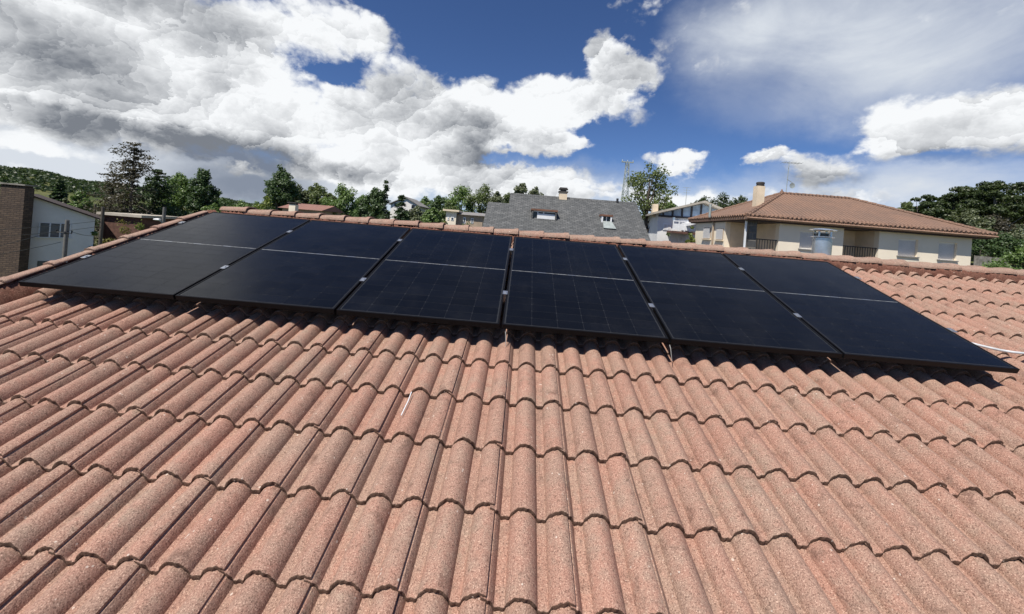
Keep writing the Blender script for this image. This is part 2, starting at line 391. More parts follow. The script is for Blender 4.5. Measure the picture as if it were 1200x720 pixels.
# ------------------------------------------------------------------ geometry helpers
class G:
    def __init__(self):
        self.v = []; self.f = []
    def poly(self, pts):
        b = len(self.v); self.v += [tuple(map(float, p)) for p in pts]; self.f.append(tuple(range(b, b + len(pts)))); return self
    def box(self, x0, x1, y0, y1, z0, z1):
        b = len(self.v)
        self.v += [(x0, y0, z0), (x1, y0, z0), (x1, y1, z0), (x0, y1, z0), (x0, y0, z1), (x1, y0, z1), (x1, y1, z1), (x0, y1, z1)]
        self.f += [tuple(b + i for i in q) for q in ((0, 3, 2, 1), (4, 5, 6, 7), (0, 1, 5, 4), (1, 2, 6, 5), (2, 3, 7, 6), (3, 0, 4, 7))]
        return self
    def obox(self, o, ex, ey, ez):
        """oriented box: corner o and three edge vectors"""
        o, ex, ey, ez = map(np.array, (o, ex, ey, ez))
        b = len(self.v)
        for c in ((0, 0, 0), (1, 0, 0), (1, 1, 0), (0, 1, 0), (0, 0, 1), (1, 0, 1), (1, 1, 1), (0, 1, 1)):
            self.v.append(tuple(o + c[0] * ex + c[1] * ey + c[2] * ez))
        self.f += [tuple(b + i for i in q) for q in ((0, 3, 2, 1), (4, 5, 6, 7), (0, 1, 5, 4), (1, 2, 6, 5), (2, 3, 7, 6), (3, 0, 4, 7))]
        return self
    def prism(self, pts, vec):
        """extrude a polygon along vec"""
        pts = [np.array(p, float) for p in pts]; vec = np.array(vec, float); n = len(pts); b = len(self.v)
        self.v += [tuple(p) for p in pts] + [tuple(p + vec) for p in pts]
        self.f.append(tuple(b + i for i in reversed(range(n)))); self.f.append(tuple(b + n + i for i in range(n)))
        for i in range(n):
            j = (i + 1) % n
            self.f.append((b + i, b + j, b + n + j, b + n + i))
        return self
    def tube(self, pts, radii, n=8, cap=True):
        pts = [np.array(p, float) for p in pts]
        if not hasattr(radii, '__len__'): radii = [radii] * len(pts)
        b = len(self.v); up = None
        for i, p in enumerate(pts):
            d = pts[min(i + 1, len(pts) - 1)] - pts[max(i - 1, 0)]
            d = d / (np.linalg.norm(d) + 1e-9)
            if up is None:
                up = np.array([0, 0, 1.0]) if abs(d[2]) < 0.9 else np.array([1.0, 0, 0])
            a = np.cross(up, d); a /= np.linalg.norm(a) + 1e-9; c = np.cross(d, a); up = c
            for j in range(n):
                th = 2 * math.pi * j / n
                self.v.append(tuple(p + radii[i] * (math.cos(th) * a + math.sin(th) * c)))
        for i in range(len(pts) - 1):
            for j in range(n):
                k2 = (j + 1) % n
                self.f.append((b + i * n + j, b + i * n + k2, b + (i + 1) * n + k2, b + (i + 1) * n + j))
        if cap:
            self.f.append(tuple(b + j for j in reversed(range(n))))
            self.f.append(tuple(b + (len(pts) - 1) * n + j for j in range(n)))
        return self
    def lathe(self, cx, cy, prof, n=20):
        b = len(self.v)
        for (r, z) in prof:
            for j in range(n):
                th = 2 * math.pi * j / n
                self.v.append((cx + r * math.cos(th), cy + r * math.sin(th), z))
        for i in range(len(prof) - 1):
            for j in range(n):
                k2 = (j + 1) % n
                self.f.append((b + i * n + j, b + i * n + k2, b + (i + 1) * n + k2, b + (i + 1) * n + j))
        self.f.append(tuple(b + j for j in reversed(range(n))))
        self.f.append(tuple(b + (len(prof) - 1) * n + j for j in range(n)))
        return self

def wpos(o):
    p = Vector(o.location)
    while o.parent is not None:
        o = o.parent; p += o.location
    return p
def build(name, g, mat, parent=None, smooth=False, uv=None):
    """one mesh object from world-space geometry; children are stored relative to their thing"""
    base = np.array(wpos(parent)) if parent is not None else np.zeros(3)
    me = bpy.data.meshes.new(name)
    vv = np.array(g.v, float)
    org = np.zeros(3)
    if parent is None:
        org = np.array([(vv[:, 0].min() + vv[:, 0].max()) / 2, (vv[:, 1].min() + vv[:, 1].max()) / 2, vv[:, 2].min()])
    me.from_pydata((vv - base - org).tolist(), [], g.f)
    me.materials.append(MATS[mat])
    if smooth:
        me.shade_smooth(); me.set_sharp_from_angle(angle=math.radians(40))
    if uv: do_uv(me, uv)
    me.update()
    o = bpy.data.objects.new(name, me); COL.objects.link(o)
    o.location = Vector(org)
    if parent is not None: o.parent = parent
    return o
def do_uv(me, kind):
    """box-style projection in metres: u along the horizontal of each face, v up its slope"""
    ul = me.uv_layers.new(name='UVMap')
    for p in me.polygons:
        n = p.normal
        h = Vector((0, 0, 1)).cross(n)
        if h.length < 1e-3: h = Vector((1, 0, 0))
        h.normalize(); w = n.cross(h)
        for li in p.loop_indices:
            c = me.vertices[me.loops[li].vertex_index].co
            ul.data[li].uv = (c.dot(h), c.dot(w))
def thing(name, loc, label, cat, group=None):
    o = bpy.data.objects.new(name, None); COL.objects.link(o)
    o.empty_display_size = 0.2
    o.location = Vector(loc); o['label'] = label; o['category'] = cat
    if group: o['group'] = group
    return o
def tag(o, label, cat, group=None):
    o['label'] = label; o['category'] = cat
    if group: o['group'] = group
    return o
def np_mesh(name, verts, quads, mat, smooth=False):
    me = bpy.data.meshes.new(name)
    nv, nq = len(verts), len(quads); k = quads.shape[1]
    me.vertices.add(nv); me.vertices.foreach_set('co', np.ascontiguousarray(verts, dtype=np.float32).ravel())
    me.loops.add(nq * k); me.loops.foreach_set('vertex_index', np.ascontiguousarray(quads, dtype=np.int32).ravel())
    me.polygons.add(nq); me.polygons.foreach_set('loop_start', np.arange(0, nq * k, k, dtype=np.int32))
    me.polygons.foreach_set('loop_total', np.full(nq, k, dtype=np.int32))
    if smooth: me.polygons.foreach_set('use_smooth', np.ones(nq, dtype=bool))
    me.materials.append(MATS[mat]); me.update(calc_edges=True); me.validate()
    return me

# ------------------------------------------------------------------ ground
GX = [-400, -120, -60, -30, 0, 15, 26, 45, 80, 150, 400]
GZ = [-6, -4, -2.6, -1.2, 0, 2.6, 3.6, 6.8, 10, 13, 18]
HAZ = [-180, -75, -55, -46, -38, -30, -22, 0, 20, 40, 60, 90, 180]
HEL = [0.02, 0.034, 0.036, 0.028, 0.018, 0.008, 0.006, 0.016, 0.014, 0.02, 0.03, 0.03, 0.02]
def gz(x, y):
    x = np.asarray(x, float); y = np.asarray(y, float)
    base = np.interp(x, GX, GZ)
    dx, dy = x - CAM[0], y - CAM[1]
    r = np.hypot(dx, dy); a = np.degrees(np.arctan2(dx, dy))
    e = np.interp(a, HAZ, HEL)
    far = EYE + e * 750 * (0.75 + 0.25 * np.cos(np.radians(a)))
    s = np.clip((r - 160) / 640, 0, 1); s = s * s * (3 - 2 * s)
    bumpy = 2.5 * np.sin(a * 0.55) * s + 1.5 * np.sin(a * 1.3 + r * 0.01) * s
    return base * (1 - s) + (far + bumpy) * s
rad = np.concatenate([[0.0], np.geomspace(4, 6000, 70)])
ang = np.radians(np.concatenate([np.arange(-75, 75, 1.5), np.arange(75, 285, 7.5)]))
na = len(ang)
RR, AA = np.meshgrid(rad, ang, indexing='ij')
XX = CAM[0] + RR * np.sin(AA); YY = CAM[1] + RR * np.cos(AA)
ZZ = gz(XX, YY)
vv = np.stack([XX.ravel(), YY.ravel(), ZZ.ravel()], 1)
q = []
for i in range(len(rad) - 1):
    for j in range(na):
        k2 = (j + 1) % na
        q.append((i * na + j, (i + 1) * na + j, (i + 1) * na + k2, i * na + k2))
me = np_mesh('ground', vv, np.array(q)[:, ::-1], 'grass_ground', True)
o = bpy.data.objects.new('ground', me); COL.objects.link(o); o['kind'] = 'structure'

# ------------------------------------------------------------------ our own house: roof frame (x along the ridge, t up the slope, n off the slope)
CS, SN = math.cos(SLOPE), math.sin(SLOPE)
def R(x, tt, n):
    return np.array([x, tt * CS - n * SN, Z0 + tt * SN + n * CS])
def Rv(x, tt, n):
    return np.array([x, tt * CS - n * SN, tt * SN + n * CS])
TW, TG = 0.30803, 0.31125          # cover width and gauge of a tile
TX0, TT0 = 0.0791, -0.8234         # joint and course phase
N_VAL = -0.190                     # valley level of the tile field
RIDGE_T = 2.13
X_VERGE, X_END = -3.60, 7.2
T_EAVE = -3.9
house = thing('tiled_house', (1.8, 0.0, 0.0), 'house with a pink-brown concrete tile roof carrying the row of solar panels', 'house')
apex = R(0, RIDGE_T, N_VAL - 0.045)
eave = R(0, T_EAVE, N_VAL - 0.045)
yb = 2 * apex[1] - eave[1]
g = G()
th = np.array([0, 0, -0.12])
for (a, b) in (((X_VERGE + 0.02, eave[1], eave[2]), (X_END, apex[1], apex[2])), ((X_VERGE + 0.02, yb, eave[2]), (X_END, apex[1], apex[2]))):
    p = [(a[0], a[1], a[2]), (b[0], a[1], a[2]), (b[0], b[1], b[2]), (a[0], b[1], b[2])]
    g.prism([np.array(x) + th for x in p], -th)
roof = build('roof', g, 'deck_board', house)
g = G()
wy0, wy1 = eave[1] + 0.5, yb - 0.5
def roofz(y):
    return apex[2] - abs(y - apex[1]) * math.tan(SLOPE) - 0.14
prof = [(wy0, -0.5), (wy1, -0.5), (wy1, roofz(wy1)), (apex[1], roofz(apex[1])), (wy0, roofz(wy0))]
g.prism([(X_VERGE + 0.25, y, z) for y, z in prof], (X_END - X_VERGE - 0.5, 0, 0))
build('wall', g, 'white_render', house)

# one concrete double-roll tile (x across from its left joint, y up the slope from its tail, z off the slope)
def roll(x):
    z = 0.0
    for c in (-0.034, 0.120, 0.274):
        d = abs(x - c)
        if d < 0.057: z = max(z, 0.043 * (1 - (d / 0.058) ** 2.0) ** 0.64)
        if d < 0.072: z += 0.011 * (0.5 + 0.5 * math.cos(math.pi * d / 0.072)) ** 0.8
    return z
def tile_mesh(seed, nx=58, fine=True):
    r = np.random.default_rng(seed)
    xs = np.concatenate([[-0.022, -0.004, 0.0015], np.linspace(0.005, TW - 0.0035, nx)])
    if fine: ys = np.array([0.0, 0.0015, 0.005, 0.012, 0.07, 0.16, 0.25, 0.375])
    else: ys = np.array([0.0, 0.003, 0.15, 0.375])
    zoff = {0: -0.0075, 1: -0.0030}
    ph = r.uniform(0, 6.28, 6)
    rows = []
    for j, y in enumerate(ys):
        row = []
        for i, x in enumerate(xs):
            z = roll(x)
            if i == 0: z -= 0.012
            elif i == 1: z -= 0.011
            elif i == 2: z -= 0.010
            elif x < 0.05: z -= 0.0055 * min(1, (0.05 - x) / 0.018)
            yy = y
            if j < 4:
                w = (1.0, 0.9, 0.6, 0.25)[j]
                yy += w * (0.0016 * math.sin(x * 95 + ph[0]) + 0.0013 * math.sin(x * 240 + ph[1]) + r.normal(0, 0.0008))
                z += (-0.0060, -0.0024, -0.0004, 0)[j] + r.normal(0, 0.00045)
            z += 0.0006 * math.sin(y * 21 + ph[2]) + 0.0005 * math.sin(x * 40 + ph[3])
            row.append((x, yy, z))
        rows.append(row)
    nX, nY = len(xs), len(ys)
    V = [p for row in rows for p in row]
    Q = []
    for j in range(nY - 1):
        for i in range(nX - 1):
            Q.append((j * nX + i, j * nX + i + 1, (j + 1) * nX + i + 1, (j + 1) * nX + i))
    TH = 0.021
    nq0 = len(Q)
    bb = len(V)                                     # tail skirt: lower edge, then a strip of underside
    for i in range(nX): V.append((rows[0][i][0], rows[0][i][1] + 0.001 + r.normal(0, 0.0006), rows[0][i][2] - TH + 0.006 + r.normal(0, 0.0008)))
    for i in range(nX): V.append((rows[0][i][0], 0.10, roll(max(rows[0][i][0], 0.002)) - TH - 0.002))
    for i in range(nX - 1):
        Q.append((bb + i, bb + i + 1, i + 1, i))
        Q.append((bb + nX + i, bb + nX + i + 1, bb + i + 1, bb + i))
    nq1 = len(Q)
    b2 = len(V)                                     # right joint edge
    for j in range(nY):
        x, y, z = rows[j][-1]; V.append((x - 0.0005, y, z - 0.011))
    for j in range(nY - 1):
        Q.append((j * nX + nX - 1, b2 + j, b2 + j + 1, (j + 1) * nX + nX - 1))
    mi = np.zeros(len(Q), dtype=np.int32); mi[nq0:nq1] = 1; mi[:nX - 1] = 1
    return np.array(V), np.array(Q), mi
NVAR = 10
tile_v = [tile_mesh(100 + s) for s in range(NVAR)]
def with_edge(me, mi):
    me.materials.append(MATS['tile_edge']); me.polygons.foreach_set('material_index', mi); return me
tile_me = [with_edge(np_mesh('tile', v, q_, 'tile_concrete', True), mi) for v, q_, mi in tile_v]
for me in tile_me:
    try: me.set_sharp_from_angle(angle=math.radians(50))
    except Exception: pass
TILT = math.atan(0.0240 / TG)
k_lo = int(math.floor((T_EAVE - TT0) / TG)); k_hi = int(math.floor((RIDGE_T - 0.06 - TT0) / TG))
i_lo = int(math.floor((X_VERGE - TX0) / TW)); i_hi = int(math.floor((X_END - TX0) / TW))
stuff_v, stuff_q, stuff_m = [], [], []
nb = 0
def project(p):
    c = MW @ (np.array(p) - CAM)
    if c[2] < 0.05: return None
    return CX_PX + F_PX * c[0] / c[2], CY_PX + F_PX * c[1] / c[2]
base_h = np.array(wpos(roof))
count = 0
for k in range(k_lo, k_hi + 1):
    for i in range(i_lo, i_hi + 1):
        x = TX0 + i * TW + random.gauss(0, 0.0012); tt = TT0 + k * TG + random.gauss(0, 0.0018)
        nn = N_VAL + 0.004 + random.gauss(0, 0.0008)
        yaw = random.gauss(0, 0.0028); tl = -TILT + random.gauss(0, 0.002); rl = random.gauss(0, 0.003)
        head_cut = RIDGE_T - 0.05
        var = random.randrange(NVAR)
        M = (Matrix.Rotation(SLOPE, 4, 'X') @ Matrix.Rotation(yaw, 4, 'Z') @ Matrix.Rotation(tl, 4, 'X') @ Matrix.Rotation(rl, 4, 'Y'))
        loc = R(x, tt, nn)
        vis = False
        for dx in (0.0, 0.154, TW):
            for dt in (0.0, 0.15, 0.3):
                pp = project(R(x + dx, tt + dt, N_VAL + 0.02))
                if pp and -20 < pp[0] < 1220 and 200 < pp[1] < 745: vis = True
        under = (-3.40 < x < 3.1) and (0.16 < tt < 1.60)
        last = tt + 0.375 > head_cut or x + 0.02 < X_VERGE
        if vis and not under and count < 299 and not last:
            o = bpy.data.objects.new('tile', tile_me[var]); COL.objects.link(o)
            o.parent = roof
            M4 = Matrix.Translation(Vector(loc - base_h)) @ M
            o.matrix_local = M4
            count += 1
        else:
            v, q_, mi = tile_v[var]
            Rm = np.array(M.to_3x3())
            vloc = v.copy()
            lim = max(0.05, min(0.375, head_cut - tt)); vloc[:, 1] = np.minimum(vloc[:, 1], lim)
            vloc[:, 0] = np.maximum(vloc[:, 0], X_VERGE - 0.01 - x) if x < X_VERGE else vloc[:, 0]
            wv = vloc @ Rm.T + loc
            if last and vis and not under and count < 299:
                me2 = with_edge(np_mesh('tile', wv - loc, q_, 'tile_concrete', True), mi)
                o = bpy.data.objects.new('tile', me2); COL.objects.link(o); o.parent = roof
                o.location = Vector(loc - base_h); count += 1
                continue
            stuff_v.append(wv - base_h); stuff_q.append(q_ + nb); stuff_m.append(mi); nb += len(v)
# the far slope behind the ridge, out of sight, in the same tiles (coarser)
cv, cq, cmi = tile_mesh(5, 16, False)
cv = cv.copy()
for k in range(k_lo, k_hi + 1):
    for i in range(i_lo, i_hi + 1):
        loc = R(TX0 + i * TW, TT0 + k * TG, N_VAL + 0.004)
        if loc[0] < X_VERGE - 0.02: continue
        Rm = np.array((Matrix.Rotation(SLOPE, 4, 'X') @ Matrix.Rotation(-TILT, 4, 'X')).to_3x3())
        vl = cv.copy(); vl[:, 1] = np.minimum(vl[:, 1], max(0.05, RIDGE_T - 0.05 - (TT0 + k * TG)))
        wv = vl @ Rm.T + loc
        wv[:, 1] = 2 * apex[1] - wv[:, 1]
        stuff_v.append(wv - base_h); stuff_q.append(cq[:, ::-1] + nb); stuff_m.append(cmi); nb += len(cv)
me = np_mesh('tile_field', np.concatenate(stuff_v), np.concatenate(stuff_q), 'tile_concrete', True)
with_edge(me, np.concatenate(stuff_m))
o = bpy.data.objects.new('tile_field', me); COL.objects.link(o); o.parent = roof; o['kind'] = 'stuff'
print('tiles', count)

# ridge and verge capping tiles: tapered half-round, wide end over the narrow end of the next
def cap_mesh(seed, L=0.345, w0=0.098, w1=0.116, h0=0.052, h1=0.063):
    r = np.random.default_rng(seed)
    V = []; Q = []
    ys = np.array([0.0, 0.01, 0.12, 0.24, L - 0.055, L - 0.05, L - 0.004, L])
    nS = 15
    for layer in (0, 1):
        for y in ys:
            f = y / L
            w = w0 + (w1 - w0) * f; h = h0 + (h1 - h0) * f
            if y > L - 0.052: w += 0.005; h += 0.006
            if layer: w -= 0.013; h -= 0.013
            for s in range(nS):
                a = math.pi * s / (nS - 1)
                cx = -math.copysign(abs(math.cos(a)) ** 0.72, math.cos(a)) * w
                cz = (math.sin(a) ** 0.9) * h
                e = 0.0011 if layer == 0 else 0
                V.append((cx + r.normal(0, e), y + (r.normal(0, 0.0012) if y in (0.0, L) else 0), cz + r.normal(0, e)))
    nY = len(ys); off = nY * nS
    for j in range(nY - 1):
        for s in range(nS - 1):
            a = j * nS + s
            Q.append((a, a + nS, a + nS + 1, a + 1))
            Q.append((off + a, off + a + 1, off + a + nS + 1, off + a + nS))
    for j, flip in ((0, False), (nY - 1, True)):
        for s in range(nS - 1):
            a = j * nS + s; b = off + a
            Q.append((a, a + 1, b + 1, b) if not flip else (a, b, b + 1, a + 1))
    for s in (0, nS - 1):
        for j in range(nY - 1):
            a = j * nS + s; b = off + a
            Q.append((a, b, b + nS, a + nS))
    return np_mesh('ridge_tile', np.array(V), np.array(Q), 'ridge_concrete', True)
caps = [cap_mesh(300 + s) for s in range(5)]
vcaps = [cap_mesh(330 + s, w0=0.036, w1=0.046, h0=0.014, h1=0.020) for s in range(5)]
for me in caps + vcaps:
    try: me.set_sharp_from_angle(angle=math.radians(50))
    except Exception: pass
CAPG = 0.305
CAP_Z = EYE + 0.012 - 0.054
def lump_strip(name, a, b, up, side, hgt, n, seed, parent):
    """lumpy mortar bed between two points"""
    r = np.random.default_rng(seed); a, b, up, side = map(np.array, (a, b, up, side))
    V = []; Q = []
    prof = [(0.0, 0.0), (0.012, 0.25), (0.016, 0.5), (0.010, 0.75), (0.0, 0.95), (-0.03, 1.0)]
    m_ = len(prof)
    for i in range(n + 1):
        c = a + (b - a) * i / n
        wob = r.normal(0, 0.007)
        for (s_, u_) in prof:
            V.append(c + side * (s_ + wob * 0.6 + r.normal(0, 0.004)) + up * (hgt * u_ * (1 + r.normal(0, 0.07))))
    for i in range(n):
        for j in range(m_ - 1):
            p0 = i * m_ + j
            Q.append((p0, p0 + m_, p0 + m_ + 1, p0 + 1))
    me = np_mesh(name, np.array(V) - base_h, np.array(Q), 'mortar_red', False)
    o = bpy.data.objects.new(name, me); COL.objects.link(o); o.parent = parent
    return o
x = X_VERGE - 0.05
ci = 0
while x < X_END - 0.1:
    o = bpy.data.objects.new('ridge_tile', caps[ci % 5]); COL.objects.link(o); o.parent = roof
    Mc = Matrix.Rotation(-math.pi / 2 + random.gauss(0, 0.006), 4, 'Z') @ Matrix.Rotation(0.022 + random.gauss(0, 0.006), 4, 'X') @ Matrix.Rotation(random.gauss(0, 0.03), 4, 'Y')
    o.matrix_local = Matrix.Translation(Vector((x, apex[1] + random.gauss(0, 0.004), CAP_Z + random.gauss(0, 0.002))) - Vector(base_h)) @ Mc
    x += CAPG; ci += 1
lump_strip('mortar', (X_VERGE, apex[1] - 0.118, R(0, RIDGE_T - 0.118 / CS, N_VAL - 0.01)[2]), (X_END, apex[1] - 0.118, R(0, RIDGE_T - 0.118 / CS, N_VAL - 0.01)[2]),
           (0, 0.10, 1.0), (0, -1, 0), CAP_Z + 0.004 - R(0, RIDGE_T - 0.118 / CS, N_VAL - 0.01)[2], 700, 3, roof)
lump_strip('mortar', (X_END, apex[1] + 0.118, R(0, RIDGE_T - 0.118 / CS, N_VAL - 0.01)[2]), (X_VERGE, apex[1] + 0.118, R(0, RIDGE_T - 0.118 / CS, N_VAL - 0.01)[2]),
           (0, -0.10, 1.0), (0, 1, 0), CAP_Z + 0.004 - R(0, RIDGE_T - 0.118 / CS, N_VAL - 0.01)[2], 500, 4, roof)
# verge caps run up the slope on the open gable
tt = T_EAVE
while tt < RIDGE_T - 0.28:
    o = bpy.data.objects.new('verge_tile', vcaps[ci % 5]); COL.objects.link(o); o.parent = roof
    Mc = Matrix.Rotation(SLOPE, 4, 'X') @ Matrix.Rotation(math.pi + random.gauss(0, 0.012), 4, 'Z') @ Matrix.Rotation(0.022, 4, 'X') @ Matrix.Rotation(random.gauss(0, 0.02), 4, 'Y')
    o.matrix_local = Matrix.Translation(Vector(R(X_VERGE - 0.090, tt + 0.335, -0.064)) - Vector(base_h)) @ Mc
    tt += CAPG; ci += 1
lump_strip('mortar', R(X_VERGE + 0.045, T_EAVE, N_VAL - 0.005), R(X_VERGE + 0.045, RIDGE_T - 0.1, N_VAL - 0.005), Rv(-0.82, 0, 1), (1, 0, 0), 0.130, 500, 8, roof)
lump_strip('mortar', R(X_VERGE - 0.135, RIDGE_T - 0.1, N_VAL - 0.16), R(X_VERGE - 0.135, T_EAVE, N_VAL - 0.16), Rv(0, 0, 1), (-1, 0, 0), 0.25, 300, 9, roof)

# ------------------------------------------------------------------ solar panels
PW, PH, PITCH, PT = 1.134, 1.762, 1.154, 0.035
def place(o, x, tt, n, parent=None):
    o.matrix_local = Matrix.Translation(Vector(R(x, tt, n))) @ Matrix.Rotation(SLOPE, 4, 'X')
def panel_frame():
    g = G(); w = 0.012
    g.box(0, PW, 0, w, -PT, 0); g.box(0, PW, PH - w, PH, -PT, 0)
    g.box(0, w, w, PH - w, -PT, -0.0004); g.box(PW - w, PW, w, PH - w, -PT, -0.0004)
    return g
def lmesh(name, g, mat):
    me = bpy.data.meshes.new(name); me.from_pydata(g.v, [], g.f); me.materials.append(MATS[mat]); me.update(); return me
fr_me = lmesh('frame', panel_frame(), 'black_anodised')
lam_me = lmesh('laminate', G().box(0.013, PW - 0.013, 0.013, PH - 0.013, -0.008, -0.0035), 'cell_backing')
NCX, NCY = 6, 9
cw = (PW - 0.024 - 0.020) / NCX; ch = (PH - 0.024 - 0.030 - 0.012) / (2 * NCY)
def cell():
    g = G(); c = 0.005; w = cw - 0.0020; h = ch - 0.0024; z0, z1 = -0.0034, -0.0029
    pts = [(c, 0), (w - c, 0), (w, c), (w, h - c), (w - c, h), (c, h), (0, h - c), (0, c)]
    g.prism([(a, b, z0) for a, b in pts], (0, 0, z1 - z0)); return g
cell_me = lmesh('cell', cell(), 'solar_cell')
bus_me = lmesh('busbar', G().box(0.02, PW - 0.02, PH / 2 - 0.0026, PH / 2 + 0.0026, -0.0034, -0.0030), 'busbar_silver')
tab_me = lmesh('solder_tab', G().prism([(-0.03, -0.0045, -0.0034), (0.03, -0.0045, -0.0034), (0.04, 0, -0.0034), (0.03, 0.0045, -0.0034), (-0.03, 0.0045, -0.0034), (-0.04, 0, -0.0034)], (0, 0, 0.0008)), 'bare_aluminium')
PLAB = ['black solar panel at the verge end of the row, first from the open gable',
        'second black solar panel from the open gable verge',
        'third black solar panel from the open gable verge, below the slate house roof',
        'fourth black solar panel from the open gable verge',
        'fifth black solar panel from the open gable verge',
        'last black solar panel of the row, beside the bare tiles and the white conduit']
for pi in range(6):
    root = bpy.data.objects.new('photovoltaic_module', None); COL.objects.link(root); root.empty_display_size = 0.2
    tag(root, PLAB[pi], 'solar panel', 'row of solar panels on the roof')
    jig = (0.004, 0.0, -0.003, 0.002, -0.002, 0.003)[pi]
    place(root, (pi - 3) * PITCH + 0.01, jig, random.gauss(0, 0.0008))
    def add(nm, me, loc=(0, 0, 0)):
        o = bpy.data.objects.new(nm, me); COL.objects.link(o); o.parent = root; o.location = loc; return o
    add('frame', fr_me); add('laminate', lam_me); add('busbar', bus_me)
    for s in (0.26, 0.5, 0.74): add('solder_tab', tab_me, (PW * s + random.gauss(0, 0.01), PH / 2, 0))
    for cxi in range(NCX):
        for cyi in range(2 * NCY):
            yy = 0.012 + 0.012 + cyi * ch + (0.015 if cyi >= NCY else 0)
            c = add('cell', cell_me, (0.012 + 0.010 + cxi * cw + 0.0011, yy, 0))
            c.rotation_euler = (random.gauss(0, 0.0012), random.gauss(0, 0.0012), 0)
# mounting rails with clamps and feet
clamp_me = lmesh('clamp', G().box(-0.019, 0.019, -0.028, 0.028, 0.0012, 0.0046).box(-0.008, 0.008, -0.008, 0.008, 0.0046, 0.0105).box(-0.0085, 0.0085, -0.026, 0.026, -0.036, 0.0012), 'bare_aluminium')
for ri, tt in enumerate((0.45, 1.36)):
    root = bpy.data.objects.new('mounting_rail', None); COL.objects.link(root)
    tag(root, ('lower' if ri == 0 else 'upper') + ' aluminium rail under the solar panels, with silver clamps in the joints', 'rail', 'rails under the solar panels')
    place(root, 0, tt, 0)
    def add(nm, me, loc=(0, 0, 0)):
        o = bpy.data.objects.new(nm, me); COL.objects.link(o); o.parent = root; o.location = loc; return o
    add('rail', lmesh('rail', G().box(-3.45, 3.45, -0.02, 0.02, -0.076, -PT - 0.0008), 'bare_aluminium'))
    for j in range(-2, 3): add('clamp', clamp_me, (j * PITCH, random.gauss(0, 0.012), 0))
    for s in (-1, 1): add('end_clamp', clamp_me, (s * 3 * PITCH - s * 0.0015, 0, 0)).rotation_euler = (0, 0, 0)
    fm = lmesh('foot', G().box(-0.016, 0.016, -0.02, 0.02, -0.15, -0.0765).box(-0.03, 0.03, -0.05, 0.05, -0.157, -0.150), 'bare_aluminium')
    for j in range(-3, 4): add('foot', fm, (TX0 + TW * (j * 3) + 0.12, 0.06, 0))

# small loose things on the roof
g = G()
prev = []
cpts = [R(3.40, 0.56, -0.098), R(3.52, 0.51, -0.098), R(3.64, 0.455, -0.096), R(3.75, 0.40, -0.097), R(3.84, 0.378, -0.099), R(3.95, 0.372, -0.1), R(4.12, 0.38, -0.1), R(4.4, 0.40, -0.1), R(4.9, 0.42, -0.1), R(5.6, 0.40, -0.1), R(7.0, 0.40, -0.1)]
fine = []
for i in range(len(cpts) - 1):
    for s in range(4):
        fine.append(cpts[i] + (cpts[i + 1] - cpts[i]) * s / 4)
fine.append(cpts[-1])
fine = [sum(fine[max(0, i - 2):i + 3]) / len(fine[max(0, i - 2):i + 3]) for i in range(len(fine))]
g.tube(fine, 0.0095, 12)
tag(build('conduit', g, 'conduit_plastic', None, True), 'pale grey cable conduit coming out from under the last solar panel across the tiles', 'conduit')
g = G(); p0, p1 = R(-0.456, -0.545, -0.140), R(-0.459, -0.715, -0.140)
g.tube([p0, p0 * 0.6 + p1 * 0.4 + np.array([0.004, 0, 0.002]), p1], [0.0028, 0.0032, 0.003], 6)
tag(build('plastic_strip', g, 'white_plastic'), 'thin white plastic strip lying in a valley of the bare tiles', 'strip')
for (px_, a_, lb) in ((0.035, -0.05, 'pale cable tie end hanging below the joint of third and fourth solar panels'), (1.165, -0.05, 'pale cable tie end hanging below the joint of fourth and fifth solar panels')):
    g = G(); L_ = 0.06
    g.tube([R(px_, 0.012, -0.02 - PT), R(px_ + 0.004, -0.006, -0.07), R(px_ + 0.012, a_, -0.138)], [0.0032, 0.003, 0.002], 6)
    tag(build('cable_tie', g, 'grey_plastic'), lb, 'cable tie', 'cable tie ends under the panels')

# black cables sagging under the lower panel edge
for (xa, xb, sag, lb) in ((-1.9, -1.15, 0.04, 'black solar cable sagging under the second solar panel'), (-0.9, -0.05, 0.05, 'black solar cable sagging under the third solar panel'), (1.2, 2.2, 0.045, 'black solar cable sagging under the fifth solar panel')):
    g = G(); pts = []
    for i in range(13):
        s = i / 12; pts.append(R(xa + (xb - xa) * s, 0.09 + 0.02 * math.sin(9 * s), -PT - 0.012 - sag * 4 * s * (1 - s)))
    g.tube(pts, 0.0035, 6)
    tag(build('solar_cable', g, 'black_cable', None, True), lb, 'cable', 'cables under the panels')

# stainless flue behind the ridge
fx = W(963, 290, 5.35); fx_, fy_ = fx[0], fx[1]
zr = apex[2] - (fy_ - apex[1]) * math.tan(SLOPE)
def zpx(px, py, d): return W(px, py, d)[2]
zt = zpx(966, 268, 5.35)
flue = thing('flue', (fx_, fy_, zr - 0.1), 'stainless steel flue with a flat cowl rising behind the ridge tiles', 'flue')
build('pipe', G().lathe(fx_, fy_, [(0.108, zr - 0.1), (0.108, zt - 0.155), (0.112, zt - 0.154), (0.112, zt - 0.148), (0.100, zt - 0.147), (0.100, zt - 0.13)], 28), 'stainless', flue, True)
build('collar', G().lathe(fx_, fy_, [(0.100, zt - 0.128), (0.135, zt - 0.122), (0.135, zt - 0.117), (0.100, zt - 0.110)], 28), 'stainless', flue, True)
for a in range(4):
    th_ = a * math.pi / 2 + 0.5
    px_, py_ = fx_ + 0.094 * math.cos(th_), fy_ + 0.094 * math.sin(th_)
    build('cowl_strut', G().box(px_ - 0.012, px_ + 0.012, py_ - 0.004, py_ + 0.004, zt - 0.128, zt - 0.026), 'stainless', flue)
build('inner_pipe', G().lathe(fx_, fy_, [(0.07, zt - 0.13), (0.07, zt - 0.07), (0.066, zt - 0.068)], 20), 'window_dark', flue, True)
